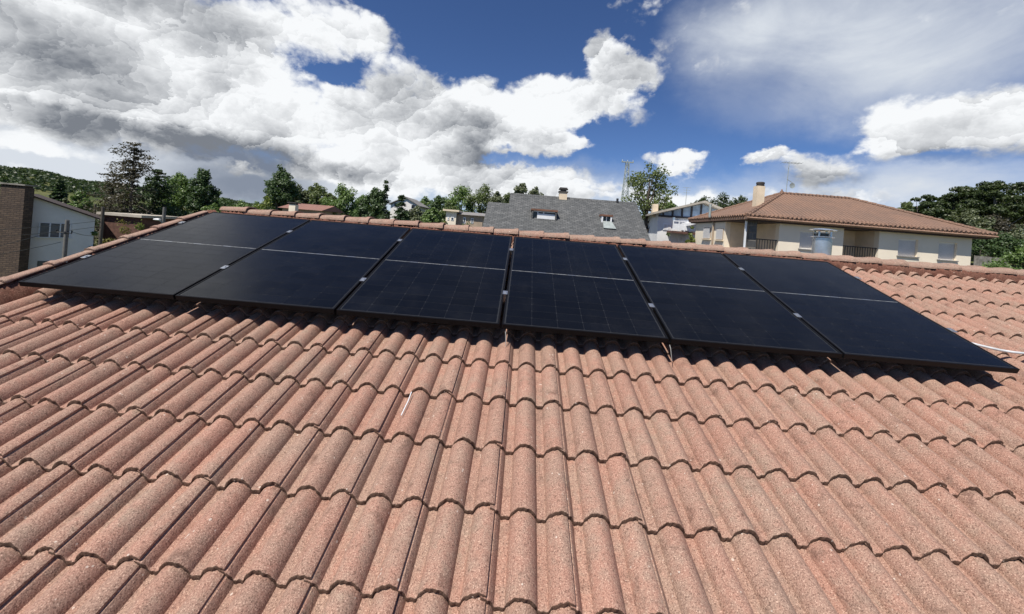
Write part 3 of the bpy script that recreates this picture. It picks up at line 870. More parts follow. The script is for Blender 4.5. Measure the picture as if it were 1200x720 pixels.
build('cowl', G().lathe(fx_, fy_, [(0.105, zt - 0.045), (0.108, zt - 0.028), (0.15, zt - 0.026), (0.150, zt - 0.018), (0.06, zt - 0.004), (0.0, zt)], 28), 'stainless', flue, True)

# ------------------------------------------------------------------ house with red hipped roof
def X(px, d): return W(px, 285, d)[0]
YC = CAM[1]
def beige_house():
    d0, d1, dr = 20.6, 27.8, 24.2
    y0, y1, yr = YC + d0, YC + d1, YC + dr
    ze = zpx(1000, 262, d0); zr_ = zpx(950, 229.5, dr)
    xl, xr = W(876, 252, d0)[0], W(1168, 273, d0)[0]
    al, ar = W(916, 227, dr)[0], W(997, 233, dr)[0]
    zg = float(gz(20, y0)) - 0.3
    h = thing('hipped_roof_house', ((xl + xr) / 2, (y0 + y1) / 2, zg), 'cream rendered house with low red tiled hipped roof and roller shutters, across from the ridge', 'house')
    FL, FR, BR, BL = (xl, y0, ze), (xr, y0, ze), (xr, y1, ze), (xl, y1, ze)
    A, B = (al, yr, zr_), (ar, yr, zr_)
    g = G(); g.poly([FL, FR, B, A]).poly([FR, BR, B]).poly([BR, BL, A, B]).poly([BL, FL, A])
    rf = build('roof', g, 'clay_roof', h, uv=1)
    # hip and ridge cappings, soffit, fascia
    g = G()
    for a, b in ((FL, A), (FR, B), (BL, A), (BR, B), (A, B)):
        a, b = np.array(a), np.array(b); n = max(4, int(np.linalg.norm(b - a) / 0.4))
        for i in range(n):
            p = a + (b - a) * i / n; q2 = a + (b - a) * (i + 0.98) / n
            g.tube([p, q2], [0.12, 0.095], 7)
    hp = build('hip_capping', g, 'clay_roof', rf, uv=1)
    g = G(); n = 48
    for (p, q2) in ((FL, FR), (BL, FL)):
        p, q2 = np.array(p), np.array(q2); L = np.linalg.norm(q2 - p); m_ = int(L / 0.24)
        dirn = (q2 - p) / L; outw = np.array([dirn[1], -dirn[0], 0])
        for i in range(m_):
            c = p + dirn * (i + 0.5) * 0.24
            g.tube([c + outw * 0.05 - np.array([0, 0, 0.01]), c - outw * 0.3 + np.array([0, 0, 0.13])], [0.085, 0.08], 6)
    build('eave_tiles', g, 'clay_roof', rf, uv=1)['kind'] = 'stuff'
    g = G(); s = 0.02
    g.box(xl + s, xr - s, y0 + s, y1 - s, ze - 0.20, ze - 0.03)
    build('eave_board', g, 'eave_wood', rf)
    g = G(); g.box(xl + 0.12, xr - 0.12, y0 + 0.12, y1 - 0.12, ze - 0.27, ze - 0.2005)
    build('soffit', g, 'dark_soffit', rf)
    # gutter
    g = G(); g.tube([(xl - 0.05, y0 - 0.03, ze - 0.12), (xr + 0.05, y0 - 0.03, ze - 0.12)], 0.045, 8); build('gutter', g, 'eave_wood', rf, True)
    # walls
    dw = 21.06; yw = YC + dw; zt_ = ze - 0.27
    def xx(px): return W(px, 285, dw)[0]
    zf = zpx(1000, 309, dw)             # floor of the upper storey
    x_a, x_b, x_c, x_d, x_e = xx(873), xx(912), xx(988), xx(1030), xx(1139)
    ybk = YC + 27.1
    yrec = yw + 1.5
    wm = 'cream_render'
    wins = []
    def wall_with(x0, x1, y, z0, z1, openings, name='wall'):
        """front wall slab 0.3 m thick around its openings"""
        g = G(); xs_ = x0
        for (a, b, c, d) in sorted(openings):
            g.box(xs_, a, y, y + 0.3, z0, z1); g.box(a, b, y + 0.0005, y + 0.3, z0, c); g.box(a, b, y + 0.0005, y + 0.3, d, z1); xs_ = b
        g.box(xs_, x1, y, y + 0.3, z0, z1)
        return build(name, g, wm, h)
    def shutter(a, b, c, d, y, ax='x'):
        w = build('window', G().box(a, b, y + 0.20, y + 0.24, c, d), 'window_dark', h)
        g = G(); n = max(6, int((d - c) / 0.06))
        for i in range(n):
            zz = c + (d - c) * i / n; hh = (d - c) / n
            g.box(a + 0.01, b - 0.01, y + 0.125, y + 0.15, zz + 0.003, zz + hh - 0.003)
        build('shutter', g, 'roller_shutter', w)
        build('shutter_box', G().box(a, b, y + 0.10, y + 0.2, d - 0.06, d - 0.001), 'painted_white', w)
        build('sill', G().box(a - 0.06, b + 0.06, y - 0.07, y + 0.12, c - 0.06, c - 0.002), 'grey_roof', w)
    def zz(px, py): return zpx(px, py, dw)
    op1 = (xx(937), xx(954), zz(945, 292), zz(945, 271))
    op2 = (xx(1053), xx(1076), zz(1064, 300.5), zz(1064, 280.5))
    op3 = (xx(1100.5), xx(1122), zz(1111, 305), zz(1111, 284.5))
    wall_with(x_b, x_c, yw, zg, zt_, [op1]); shutter(*op1, yw)
    wall_with(x_d, x_e, yw, zg, zt_, [op2, op3]); shutter(*op2, yw); shutter(*op3, yw)
    # recessed loggia between them and the corner loggia
    build('wall', G().box(x_c - 0.3, x_d + 0.3, yrec, yrec + 0.3, zg, zt_), 'cream_pale', h)
    build('wall', G().box(x_c - 0.301, x_c - 0.001, yw + 0.3005, yrec, zg, zt_).box(x_d + 0.001, x_d + 0.301, yw + 0.3005, yrec, zg, zt_), 'cream_pale', h)
    opd = (x_c + 0.25, x_c + 1.05, zf + 0.02, zf + 2.05)
    w = build('balcony_door', G().box(opd[0], opd[1], yrec - 0.03, yrec - 0.002, opd[2], opd[3]), 'roller_shutter', h)
    build('balcony_floor', G().box(x_c + 0.002, x_d - 0.002, yw - 0.02, yrec - 0.002, zf - 0.2, zf), 'cream_pale', h)
    build('wall', G().box(x_c + 0.002, x_d - 0.002, yw + 0.02, yw + 0.2, zg, zf - 0.202), wm, h)
    # corner loggia
    ylw = YC + 23.2                    # where the corner loggia ends on the left side
    build('wall', G().box(x_b + 0.001, x_b + 0.301, yw + 0.3005, ylw + 0.3, zg, zt_), 'cream_pale', h)
    xin = x_a + 1.5
    build('wall', G().box(x_a + 0.302, x_b, ylw, ylw + 0.3, zg, zt_), 'cream_pale', h)
    build('balcony_floor', G().box(x_a - 0.1, x_b - 0.002, yw - 0.02, ylw - 0.002, zf - 0.2, zf), 'cream_pale', h)
    build('wall', G().box(x_a - 0.05, x_b - 0.01, yw + 0.05, yw + 0.25, zg, zf - 0.202), wm, h)
    build('wall', G().box(x_a - 0.05, x_a + 0.2, yw + 0.2505, ylw + 0.2, zg, zf - 0.202), wm, h)
    build('corner_post', G().box(x_a - 0.04, x_a + 0.04, yw + 0.0, yw + 0.08, zf + 0.0, zt_), 'painted_white', h)
    build('stone_pillar', G().box(xx(877), xx(886), yw + 0.02, yw + 0.45, zf + 0.003, zt_), 'grey_stone', h, uv=1)
    # left side wall (in x), with shutters
    xs_ = x_a
    g = G(); g.box(xs_, xs_ + 0.3, ylw, ybk, zg, zt_); sw = build('wall', g, wm, h)
    def yat(px):                        # where a pixel column meets the plane x = xs_
        d = ray(px, 270); k_ = (xs_ - CAM[0]) / d[0]; return CAM[1] + d[1] * k_
    for (pa, pb, ta, tb) in ((825, 833.5, 267, 280), (854, 866, 268, 282)):
        ya, yb_ = sorted((yat(pa), yat(pb))); dm = (ya + yb_) / 2 - YC
        za, zb = zpx((pa + pb) / 2, tb, dm), zpx((pa + pb) / 2, ta, dm)
        if ya < ylw: ya = ylw + 0.15; yb_ = max(yb_, ya + 0.8)
        w = build('window', G().box(xs_ - 0.035, xs_ - 0.003, ya, yb_, za, zb), 'tan_render', h)
        g = G()
        for i in range(14):
            q0 = za + 0.03 + (zb - za - 0.06) * i / 14
            g.box(xs_ - 0.055, xs_ - 0.036, ya + 0.03, yb_ - 0.03, q0, q0 + (zb - za - 0.06) / 14 - 0.008)
        build('shutter', g, 'roller_shutter', w)
        build('sill', G().box(xs_ - 0.12, xs_ - 0.002, ya - 0.08, yb_ + 0.08, za - 0.07, za - 0.004), 'cream_pale', w)
    build('wall', G().box(x_e - 0.3, x_e - 0.001, yw + 0.3005, ybk, zg, zt_).box(xs_ + 0.3005, x_e - 0.3005, ybk - 0.3, ybk, zg, zt_), wm, h)
    build('side_pier', G().box(x_e + 0.002, x_e + 0.35, yw + 1.2, yw + 2.2, zg, zpx(1140, 298, dw)), 'grey_rubble', h)
    # downpipe, railings
    yp = yat(837) ; build('downpipe', G().tube([(xs_ - 0.08, yp, zg), (xs_ - 0.08, yp, zt_ + 0.25)], 0.055, 10), 'tan_render', h, True)
    build('vent_pipe', G().tube([(xs_ - 0.35, yp, ze + 0.02), (xs_ - 0.35, yp, ze + 0.85)], 0.075, 10), 'galvanised', rf, True)
    def railing(x0, x1, y):
        g = G(); g.box(x0, x1, y - 0.02, y + 0.02, zf + 0.88, zf + 0.93).box(x0, x1, y - 0.015, y + 0.015, zf + 0.08, zf + 0.11)
        n = int((x1 - x0) / 0.13)
        for i in range(n):
            xx_ = x0 + (i + 0.5) * (x1 - x0) / n; g.box(xx_ - 0.012, xx_ + 0.012, y - 0.012, y + 0.012, zf + 0.11, zf + 0.88)
        build('railing', g, 'iron_black', h)
    railing(x_c + 0.01, x_d - 0.01, yw + 0.1); railing(xx(886.5), x_b - 0.01, yw + 0.1); railing(x_a + 0.08, xx(876.5), yw + 0.2)
    # chimney on the left slope and antenna
    dc = 22.9; cx_ = W(889, 230, dc)[0]; yc_ = YC + dc
    cz1 = zpx(889, 218.5, dc)
    ch_ = build('chimney', G().box(cx_ - 0.22, cx_ + 0.22, yc_ - 0.2, yc_ + 0.2, ze + 0.1, cz1), 'cream_pale', rf)
    g = G().lathe(cx_ + 0.05, yc_, [(0.20, cz1 + 0.002), (0.22, cz1 + 0.05), (0.18, cz1 + 0.09), (0.22, cz1 + 0.13), (0.22, cz1 + 0.22), (0.17, cz1 + 0.25)], 16)
    build('chimney_pot', g, 'chimney_cap_dark', rf, True)
    build('finial', G().lathe(al, yr, [(0.10, zr_ + 0.02), (0.10, zr_ + 0.12), (0.05, zr_ + 0.16), (0.05, zr_ + 0.22), (0.01, zr_ + 0.27)], 10), 'clay_roof', rf, True, uv=1)
    g = G(); aa = np.array(W(921, 227, dr)); at_ = np.array(W(925, 190, dr))
    g.tube([(aa[0], aa[1], zr_ - 0.1), at_], 0.02, 6)
    for s in (-0.35, -0.15, 0.05, 0.25, 0.45, 0.65):
        g.tube([at_ + np.array([s, -0.3, -0.05]), at_ + np.array([s, 0.3, -0.05])], 0.01, 5)
    g.tube([at_ + np.array([-0.4, 0, -0.05]), at_ + np.array([0.75, 0, -0.05])], 0.014, 5)
    g.tube([aa + np.array([0.0, 0, 0.9]), aa + np.array([0.4, -0.1, 0.6])], 0.02, 5)
    build('antenna', g, 'galvanised', rf)
    dish = G().lathe(0, 0, [(0.02, 0.0), (0.1, 0.015), (0.17, 0.045), (0.16, 0.042), (0.02, 0.01)], 14)
    dish.v = [(aa[0] + 0.25 + v[0], aa[1] - v[2] - 0.1, zr_ + 0.5 + v[1]) for v in dish.v]
    build('dish', dish, 'galvanised', rf, True)
beige_house()

# ------------------------------------------------------------------ house with slate gable roof
def slate_house():
    dr = 30.0; yr = YC + dr
    zr_ = zpx(680, 233, dr); tan_ = math.tan(math.radians(35))
    xr = W(744, 238, dr)[0] + 0.1; xm = W(598, 229, dr)[0]; xl = W(572, 237, 28.6)[0]
    ze = 4.6; run = (zr_ - ze) / tan_; y0 = yr - run; y1 = yr + run
    zg = float(gz(4, y0)) - 0.3
    h = thing('slate_roof_house', ((xl + xr) / 2, yr, zg), 'house with a broad grey slate gable roof and two dormer openings', 'house')
    zl = zpx(572, 236.5, 28.6); yl = yr - (zr_ - zl) / tan_
    g = G(); tk = 0.14
    g.prism([(xm, y0, ze), (xm, yr, zr_), (xm, y1, ze), (xm, y1, ze - tk), (xm, yr, zr_ - tk), (xm, y0, ze - tk)][::-1], (xr - xm, 0, 0))
    g.prism([(xl, y0, ze), (xl, yl, zl), (xl, yl + 0.05, zl - 0.02), (xl, yl + 0.05, zl - tk - 0.05), (xl, y0, ze - tk)][::-1], (xm - xl - 0.003, 0, 0))
    rf = build('roof', g, 'slate', h, uv=1)
    g = G().prism([(xm + 0.25, y0 + 0.4, zg), (xm + 0.25, y1 - 0.4, zg), (xm + 0.25, y1 - 0.4, ze + 0.1), (xm + 0.25, yr, zr_ - 0.2), (xm + 0.25, y0 + 0.4, ze + 0.1)], (xr - xm - 0.5, 0, 0))
    g.prism([(xl + 0.25, y0 + 0.4, zg), (xl + 0.25, yl - 0.1, zg), (xl + 0.25, yl - 0.1, zl - 0.25), (xl + 0.25, y0 + 0.4, ze + 0.1)], (xm - xl - 0.003, 0, 0))
    build('wall', g, 'white_render', h)
    # ridge slates
    g = G(); n = 22
    for i in range(n):
        a = xm + (xr - xm) * i / n; b = xm + (xr - xm) * (i + 0.97) / n
        g.prism([(a, yr - 0.22, zr_ - 0.135), (a, yr, zr_ + 0.03), (a, yr + 0.22, zr_ - 0.135), (a, yr, zr_ - 0.02)][::-1], (b - a, 0, 0))
    build('ridge_slates', g, 'slate', rf, uv=1)
    # chimney
    cx_ = W(660, 225, dr)[0]; ct = zpx(660, 226, dr)
    ch_ = build('chimney', G().box(cx_ - 0.30, cx_ + 0.30, yr - 0.3, yr + 0.3, zr_ - 0.4, ct), 'cream_pale', rf)
    build('chimney_cap', G().box(cx_ - 0.36, cx_ + 0.36, yr - 0.36, yr + 0.36, ct + 0.001, ct + 0.09).box(cx_ - 0.22, cx_ + 0.22, yr - 0.2, yr + 0.2, ct + 0.09, ct + 0.22).box(cx_ - 0.34, cx_ + 0.34, yr - 0.3, yr + 0.3, ct + 0.22, ct + 0.30).box(cx_ - 0.28, cx_ + 0.28, yr - 0.24, yr + 0.24, ct + 0.301, ct + 0.38), 'chimney_cap_dark', rf)
    vx = W(723, 235, dr)[0]
    build('vent_pipe', G().tube([(vx, yr - 0.15, zr_ - 0.3), (vx, yr - 0.15, zr_ + 0.22)], 0.09, 8), 'iron_black', rf)
    # wide dormer: box standing out of the slope with white window band and slate apron
    def slope_y(z): return yr - (zr_ - z) / tan_
    def dormer(pa, pb, pt, pb_, lintel, open_):
        d = 27.6; a, b = W(pa, 250, d)[0], W(pb, 250, d)[0]
        zt_ = zpx((pa + pb) / 2, pt, d); zb = zpx((pa + pb) / 2, pb_, d)
        yf = slope_y(zb) - 0.02; yk = slope_y(zt_) + 0.3
        dm = build('dormer', G().box(a, a + 0.1, yf, yk, zb - 0.1, zt_ - 0.002).box(b - 0.1, b, yf, yk, zb - 0.1, zt_ - 0.002).box(a + 0.1, b - 0.1, yf, yf + 0.1, zb - 0.1, zb + 0.02), 'painted_white' if open_ else 'slate', rf, uv=1)
        build('dormer_lintel', G().box(a - 0.06, b + 0.06, yf - 0.03, yk + 0.2, zt_, zt_ + 0.13), 'brown_wood', rf)
        yw_ = yf + 0.12
        build('dormer_pane', G().box(a + 0.1, b - 0.1, yw_ + 0.05, yw_ + 0.07, zb + 0.021, zt_ - 0.01), 'window_dark', rf)
        if not open_:
            build('dormer_frame', G().box(a + 0.42, b - 0.1, yw_, yw_ + 0.045, zb + 0.03, zb + 0.42).box(a + 0.40, a + 0.47, yw_ - 0.003, yw_ + 0.045, zb + 0.03, zt_ - 0.01).box(a + 0.80, a + 0.90, yw_ - 0.002, yw_ + 0.045, zb + 0.43, zt_ - 0.01).box(a + 0.11, b - 0.1, yw_ - 0.001, yw_ + 0.045, zt_ - 0.08, zt_ - 0.012), 'painted_white', rf)
        else:
            build('dormer_frame', G().box((a + b) / 2 - 0.035, (a + b) / 2 + 0.035, yw_, yw_ + 0.045, zb + 0.02, zt_ - 0.01), 'painted_white', rf)
            s0 = zb - 0.5
            build('apron', G().prism([(a + 0.03, slope_y(s0) - 0.05, s0 + 0.05), (b + 0.18, slope_y(s0) - 0.05, s0 + 0.05), (b, slope_y(zb) - 0.05, zb + 0.05), (a + 0.1, slope_y(zb) - 0.05, zb + 0.05)], (0, -0.02, 0.03)), 'galvanised', rf)
    dormer(623, 652, 248, 258, True, False)
    dormer(705, 717, 254, 261, True, True)
slate_house()

# ------------------------------------------------------------------ timbered white house between them
def timbered_house():
    d = 33.0; y = YC + d
    def P(px, py, dd=d): return np.array(W(px, py, dd))
    eL, pk, eR = P(765, 251.5), P(823, 238.5), P(852, 251)
    zg = float(gz(eL[0], y)) - 0.3
    h = thing('timbered_house', ((eL[0] + eR[0]) / 2, y + 4, zg), 'white house with dark timbered gable and blue-grey balconies beyond the slate roof', 'house')
    pk = np.array([pk[0], y, pk[2]]); eL = np.array([eL[0], y, eL[2]]); eR = np.array([eR[0], y, eR[2]])
    dep = np.array([1.0, 8.0, 0]); tk = np.array([0, 0, 0.18]); ov = np.array([-0.1, -0.7, 0])
    g = G(); g.prism([eL + ov, eL + ov + tk, pk + ov + tk, eR + ov + tk, eR + ov, pk + ov], dep + np.array([0.1, 0.7, 0]))
    rf = build('roof', g, 'pale_roof', h)
    wl, wr = eL[0] + 0.5, eR[0] - 0.3
    def zedge(x): return (eL[2] + (pk[2] - eL[2]) * (x - eL[0]) / (pk[0] - eL[0])) if x < pk[0] else (pk[2] + (eR[2] - pk[2]) * (x - pk[0]) / (eR[0] - pk[0]))
    g = G(); g.prism([(wl, y, zg), (wr, y, zg), (wr, y, zedge(wr) - 0.02), (pk[0], y, pk[2] - 0.02), (wl, y, zedge(wl) - 0.02)], (0.9, 7.5, 0))
    build('wall', g, 'white_render', h)
    # timbers of the gable, a blue-grey infill behind them
    zb = zpx(800, 254, d)
    g = G(); g.prism([(wl + 0.05, y - 0.05, zb), (wr - 0.05, y - 0.05, zb), (wr - 0.05, y - 0.05, max(zb + 0.02, zedge(wr) - 0.05)), (pk[0], y - 0.05, pk[2] - 0.08), (wl + 0.05, y - 0.05, max(zb + 0.02, zedge(wl) - 0.05))], (0, 0.046, 0))
    build('gable_infill', g, 'painted_blue_grey', h)
    for i in range(7):
        x_ = wl + 0.35 + i * (wr - wl - 0.7) / 6
        build('timber', G().box(x_ - 0.07, x_ + 0.07, y - 0.12, y - 0.051, zb, max(zb + 0.1, zedge(x_) - 0.08)), 'timber_dark', h)
    build('timber', G().box(wl - 0.05, wr + 0.05, y - 0.14, y - 0.052, zb - 0.16, zb - 0.001), 'timber_dark', h)
    for (pa, pb, pt, pb_) in ((794, 809, 258, 267), (777, 786, 262, 270), (796, 806, 277, 284)):
        a, b = W(pa, 265, d)[0], W(pb, 265, d)[0]; z0, z1 = zpx((pa + pb) / 2, pb_, d), zpx((pa + pb) / 2, pt, d)
        w = build('window', G().box(a, b, y - 0.06, y - 0.003, z0, z1), 'painted_white', h)
        build('pane', G().box(a + 0.09, (a + b) / 2 - 0.04, y - 0.075, y - 0.0605, z0 + 0.09, z1 - 0.09).box((a + b) / 2 + 0.04, b - 0.09, y - 0.075, y - 0.0605, z0 + 0.09, z1 - 0.09), 'roller_shutter', w)
    # balcony with red-brown floor edge and rail
    a, b = W(788, 270, d - 1.2)[0], W(816, 270, d - 1.2)[0]
    z0 = zpx(800, 271.5, d - 1.2)
    bal = build('balcony', G().box(a, b, y - 1.2, y - 0.003, z0 - 0.18, z0), 'brown_brick_far', h)
    g = G().box(a, b, y - 1.22, y - 1.17, z0 + 0.78, z0 + 0.86)
    for i in range(5): g.box(a + i * (b - a - 0.08) / 4, a + 0.08 + i * (b - a - 0.08) / 4, y - 1.215, y - 1.175, z0 + 0.001, z0 + 0.78)
    g.box(a + 0.1, b - 0.1, y - 1.205, y - 1.19, z0 + 0.1, z0 + 0.6)
    build('railing', g, 'painted_white', bal)
    build('balcony_post', G().box(a, a + 0.14, y - 1.2, y - 1.06, z0 + 0.861, zb - 0.2).box(b - 0.14, b, y - 1.2, y - 1.06, z0 + 0.861, zb - 0.2), 'painted_blue_grey', bal)
    cc = P(774, 245); g = G().box(cc[0] - 0.22, cc[0] + 0.22, y + 1.2, y + 1.6, zedge(cc[0]) - 0.3, zpx(774, 240, d + 1.4)); build('chimney', g, 'cream_pale', rf)
    # lower white annexe roof to the right
    q0, q1 = P(806, 262, 31.5), P(838, 249, 31.5)
    g = G(); g.prism([(q0[0], YC + 31.5, q0[2]), (q1[0] + 1.4, YC + 31.5, q1[2]), (q1[0] + 1.4, YC + 31.5, q1[2] - 0.2), (q0[0], YC + 31.5, q0[2] - 0.2)], (0, 1.45, 0))
    build('canopy', g, 'painted_white', h)
    ant = G(); a0 = P(803, 243, 37); a1 = P(805, 220, 37); ant.tube([a0 - np.array([0, 0, 1]), a1], 0.025, 5)
    for s in (0, 0.25, 0.5): ant.tube([a1 + np.array([-0.4 + s * 0.2, 0, -s]), a1 + np.array([0.4 - s * 0.2, 0, -s])], 0.015, 4)
    build('antenna', ant, 'galvanised', rf)
timbered_house()

# ------------------------------------------------------------------ white house with the stone chimney on the left
def left_house():
    A = np.array(W(33, 250, 30.0)); B = np.array(W(112, 250, 32.8))
    zg = float(gz(A[0], A[1])) - 0.4
    e = B - A; e[2] = 0; L = np.linalg.norm(e); e /= L
    nrm = np.array([e[1], -e[0], 0])          # towards the camera
    h = thing('white_gable_house', (A[0], A[1], zg), 'white gabled house with a brown stone chimney stack and a three-pane window', 'house')
    zp = zpx(36, 229, 30.0); zb = zpx(114, 256, 32.8)
    pk = A - e * 0.1
    C = pk - e * (L + 0.3)
    back = -nrm * 9
    def P(p, z): return np.array([p[0], p[1], z])
    g = G().prism([P(C, zg), P(B, zg), P(B, zb), P(pk, zp), P(C, zb)], back)
    build('wall', g, 'grey_white_render', h)
    ov = nrm * 0.28; ts = np.array([0, 0, 0.12])
    Bo = B + e * 0.35; zbo = zb - (zp - zb) / L * 0.35; Co = C - e * 0.35
    g = G().prism([P(Bo, zbo) + ov, P(Bo, zbo) + ov + ts, P(pk, zp) + ov + ts, P(Co, zbo) + ov + ts, P(Co, zbo) + ov, P(pk, zp) + ov], back - ov * 1.5)
    build('roof', g, 'dark_soffit', h)
    # three-pane window with sill
    def on_wall(px, py):
        d = ray(px, py); k_ = np.dot(A - CAM, nrm) / np.dot(d, nrm); return CAM + d * k_
    w0, w1 = on_wall(46.7, 261.5), on_wall(83, 263); z1 = w0[2]; z0 = on_wall(47, 277.5)[2]
    ww = np.linalg.norm((w1 - w0)[:2])
    win = build('window', G().obox(P(w0, z0) + nrm * 0.004, e * ww, nrm * 0.03, (0, 0, z1 - z0)), 'window_dark', h)
    for i in range(3):
        a = P(w0, z0) + nrm * 0.036 + e * (ww * i / 3 + 0.03)
        build('pane', G().obox(a + np.array([0, 0, 0.05]), e * (ww / 3 - 0.06), nrm * 0.01, (0, 0, z1 - z0 - 0.1)), 'window_glass', win)
    g = G()
    for i in range(4): g.obox(P(w0, z0) + nrm * 0.035 + e * (ww * i / 3 - 0.04), e * 0.08, nrm * 0.05, (0, 0, z1 - z0))
    build('frame', g, 'painted_white', win)
    build('sill', G().obox(P(w0, z0 - 0.09) - e * 0.15 + nrm * 0.003, e * (ww + 0.3), nrm * 0.14, (0, 0, 0.08)), 'painted_white', win)
    v0 = on_wall(44, 306)
    v1 = on_wall(58, 306)
    build('window', G().obox(P(v0, v0[2] - 0.6) + nrm * 0.004, (v1 - v0) * np.array([1, 1, 0]), nrm * 0.03, (0, 0, 0.6)), 'window_glass', h)
    # stone stack
    c0 = np.array(W(-2, 250, 28.6)); c1 = np.array(W(27, 250, 28.9)); zt = zpx(18, 219, 28.7)
    ce = (c1 - c0); ce[2] = 0
    cn = np.array([-ce[1], ce[0], 0]) / np.linalg.norm(ce)
    build('stone_chimney', G().obox(P(c0, zg), ce, cn * 0.7, (0, 0, zt - zg)), 'brown_stone', h, uv=1)
    g = G()
    for i in range(8):
        f = i / 8.0
        g.obox(P(c0 + ce * (f + 0.02), zt + 0.001) - cn * 0.0, ce * 0.07, cn * 0.65, (0, 0, 0.13))
    build('chimney_vents', g, 'brown_stone', h, uv=1)
    build('chimney_slab', G().obox(P(c0 - ce * 0.05, zt + 0.132) - cn * 0.1, ce * 1.1, cn * 0.9, (0, 0, 0.11)), 'grey_rubble', h)
left_house()

# ------------------------------------------------------------------ small houses far behind
def far_house(name, label, pl_, pr_, pe, pk, d, wall, roofm, wins, pg=None, dep=6.0, hip=False, style='gable'):
    a, b = W(pl_, pe, d), W(pr_, pe, d); y = YC + d
    ze = zpx((pl_ + pr_) / 2, pe, d); zk = zpx((pl_ + pr_) / 2, pk, d); zg = float(gz((a[0] + b[0]) / 2, y)) - 0.5
    h = thing(name, ((a[0] + b[0]) / 2, y + dep / 2, zg), label, 'house')
    build('wall', G().box(a[0], b[0], y, y + dep, zg, ze), wall, h)
    x0, x1 = a[0] - 0.35, b[0] + 0.35; xm = (x0 + x1) / 2; y0, y1 = y - 0.35, y + dep + 0.35; ym = (y0 + y1) / 2
    g = G()
    if style == 'gable':      # gable end towards us
        build('gable', G().prism([(a[0], y + 0.01, ze + 0.001), (b[0], y + 0.01, ze + 0.001), (xm, y + 0.01, zk - 0.15)], (0, dep - 0.02, 0)), wall, h)
        g.prism([(x0, y0, ze - 0.05), (x0, y0, ze + 0.1), (xm, y0, zk), (x1, y0, ze + 0.1), (x1, y0, ze - 0.05), (xm, y0, zk - 0.15)], (0, y1 - y0, 0))
    elif style == 'ridge':    # ridge parallel to us
        g.prism([(x0, y0, ze + 0.002), (x0, ym, zk), (x0, y1, ze + 0.002)][::-1], (x1 - x0, 0, 0))
    else:                     # flat slab roof
        g.box(x0, x1, y0, y1, ze + 0.002, zk)
    rf = build('roof', g, roofm, h, uv=1)
    for (p0, p1, q0, q1) in wins:
        xa, xb = W(p0, q0, d)[0], W(p1, q0, d)[0]; z1, z0 = zpx((p0 + p1) / 2, q0, d), zpx((p0 + p1) / 2, q1, d)
        w = build('window', G().box(xa, xb, y - 0.05, y - 0.004, z0, z1), 'painted_white' if wall != 'white_render' else 'cream_pale', h)
        build('pane', G().box(xa + 0.08, xb - 0.08, y - 0.07, y - 0.0505, z0 + 0.08, z1 - 0.08), 'window_dark', w)
    return h, rf
far_house('grey_roof_house', 'small grey house with low gable roof among the conifers', 458, 491, 241, 230.5, 70, 'grey_white_render', 'grey_roof', [(462, 467, 238, 243), (482, 487, 240, 245)], style='gable', dep=7)
hh_, rr_ = far_house('low_cream_building', 'low cream flat-roofed outbuilding with two small windows beside the slate roof', 523, 535, 248, 246, 45, 'cream_render', 'cream_pale', [(524.5, 526.5, 254.5, 258), (528.5, 532, 254.5, 258.5)], style='flat', dep=5)
far_house('brown_outbuilding', 'long tan outbuilding with brown low roof beside the cream outbuilding', 536, 566, 252.5, 248, 45.5, 'tan_render', 'grey_roof', [(543, 546, 255, 262), (552, 555, 256, 262)], style='ridge', dep=5)
hh_, rr_ = far_house('red_roof_cottage', 'small cottage with red-brown tiled roof behind the ridge', 331, 375, 245.5, 238, 42, 'tan_render', 'clay_roof_far', [], style='ridge', dep=5)
c = W(344, 245, 40.5); zc = zpx(344, 240, 40.5)
ck = thing('yellow_chimney', (c[0], c[1], c[2] - 2), 'short cream chimney with dark cap before the small red-brown cottage roof', 'chimney')
build('stack', G().box(c[0] - 0.35, c[0] + 0.35, c[1] - 0.3, c[1] + 0.3, float(gz(c[0], c[1])) - 0.2, zc), 'cream_render', ck)
build('cap', G().box(c[0] - 0.5, c[0] + 0.5, c[1] - 0.42, c[1] + 0.42, zc + 0.14, zc + 0.24).box(c[0] - 0.3, c[0] + 0.3, c[1] - 0.25, c[1] + 0.25, zc + 0.001, zc + 0.14), 'chimney_cap_dark', ck)
hh_, rr_ = far_house('low_shed', 'long low dark brick shed with pale roof behind the wooden pole', 121, 166, 253.5, 250.5, 38, 'brown_brick_far', 'pale_roof', [], style='flat', dep=4)

# low garden wall before the pines
a, b = W(1146, 300, 38), W(1182, 303, 39)
g = G().obox((a[0], a[1], a[2] - 1.6), (b[0] - a[0], b[1] - a[1], 0), (0, 0.3, 0), (0, 0, 1.6))
tag(build('garden_wall', g, 'grey_rubble'), 'low grey rubble garden wall before the pine wood', 'wall')

# ------------------------------------------------------------------ poles, wires, lamp, pylon
def pole(name, label, px0, py0, d, r, mat, fit=True, group=None):
    p = np.array(W(px0, py0, d)); zg = float(gz(p[0], p[1])) - 0.3
    h = thing(name, (p[0], p[1], zg), label, 'pole', group)
    build('shaft', G().tube([(p[0], p[1], zg), (p[0], p[1], p[2])], [r * 1.25, r], 12), mat, h, True)
    if fit:
        z = p[2] - 0.75
        build('band', G().lathe(p[0], p[1], [(r * 1.15, z), (r * 1.25, z + 0.02), (r * 1.25, z + 0.12), (r * 1.15, z + 0.14)], 12), 'iron_black', h)
        for s in (-1, 1):
            build('insulator', G().tube([(p[0] + s * r, p[1] - 0.05, z + 0.06), (p[0] + s * 0.42, p[1] - 0.1, z + 0.06), (p[0] + s * 0.42, p[1] - 0.1, z + 0.2)], [0.02, 0.025, 0.04], 6), 'iron_black', h)
    return p
p1 = pole('utility_pole', 'stout grey utility pole with black bands before the white gable house', 79, 258, 20, 0.085, 'pole_concrete')
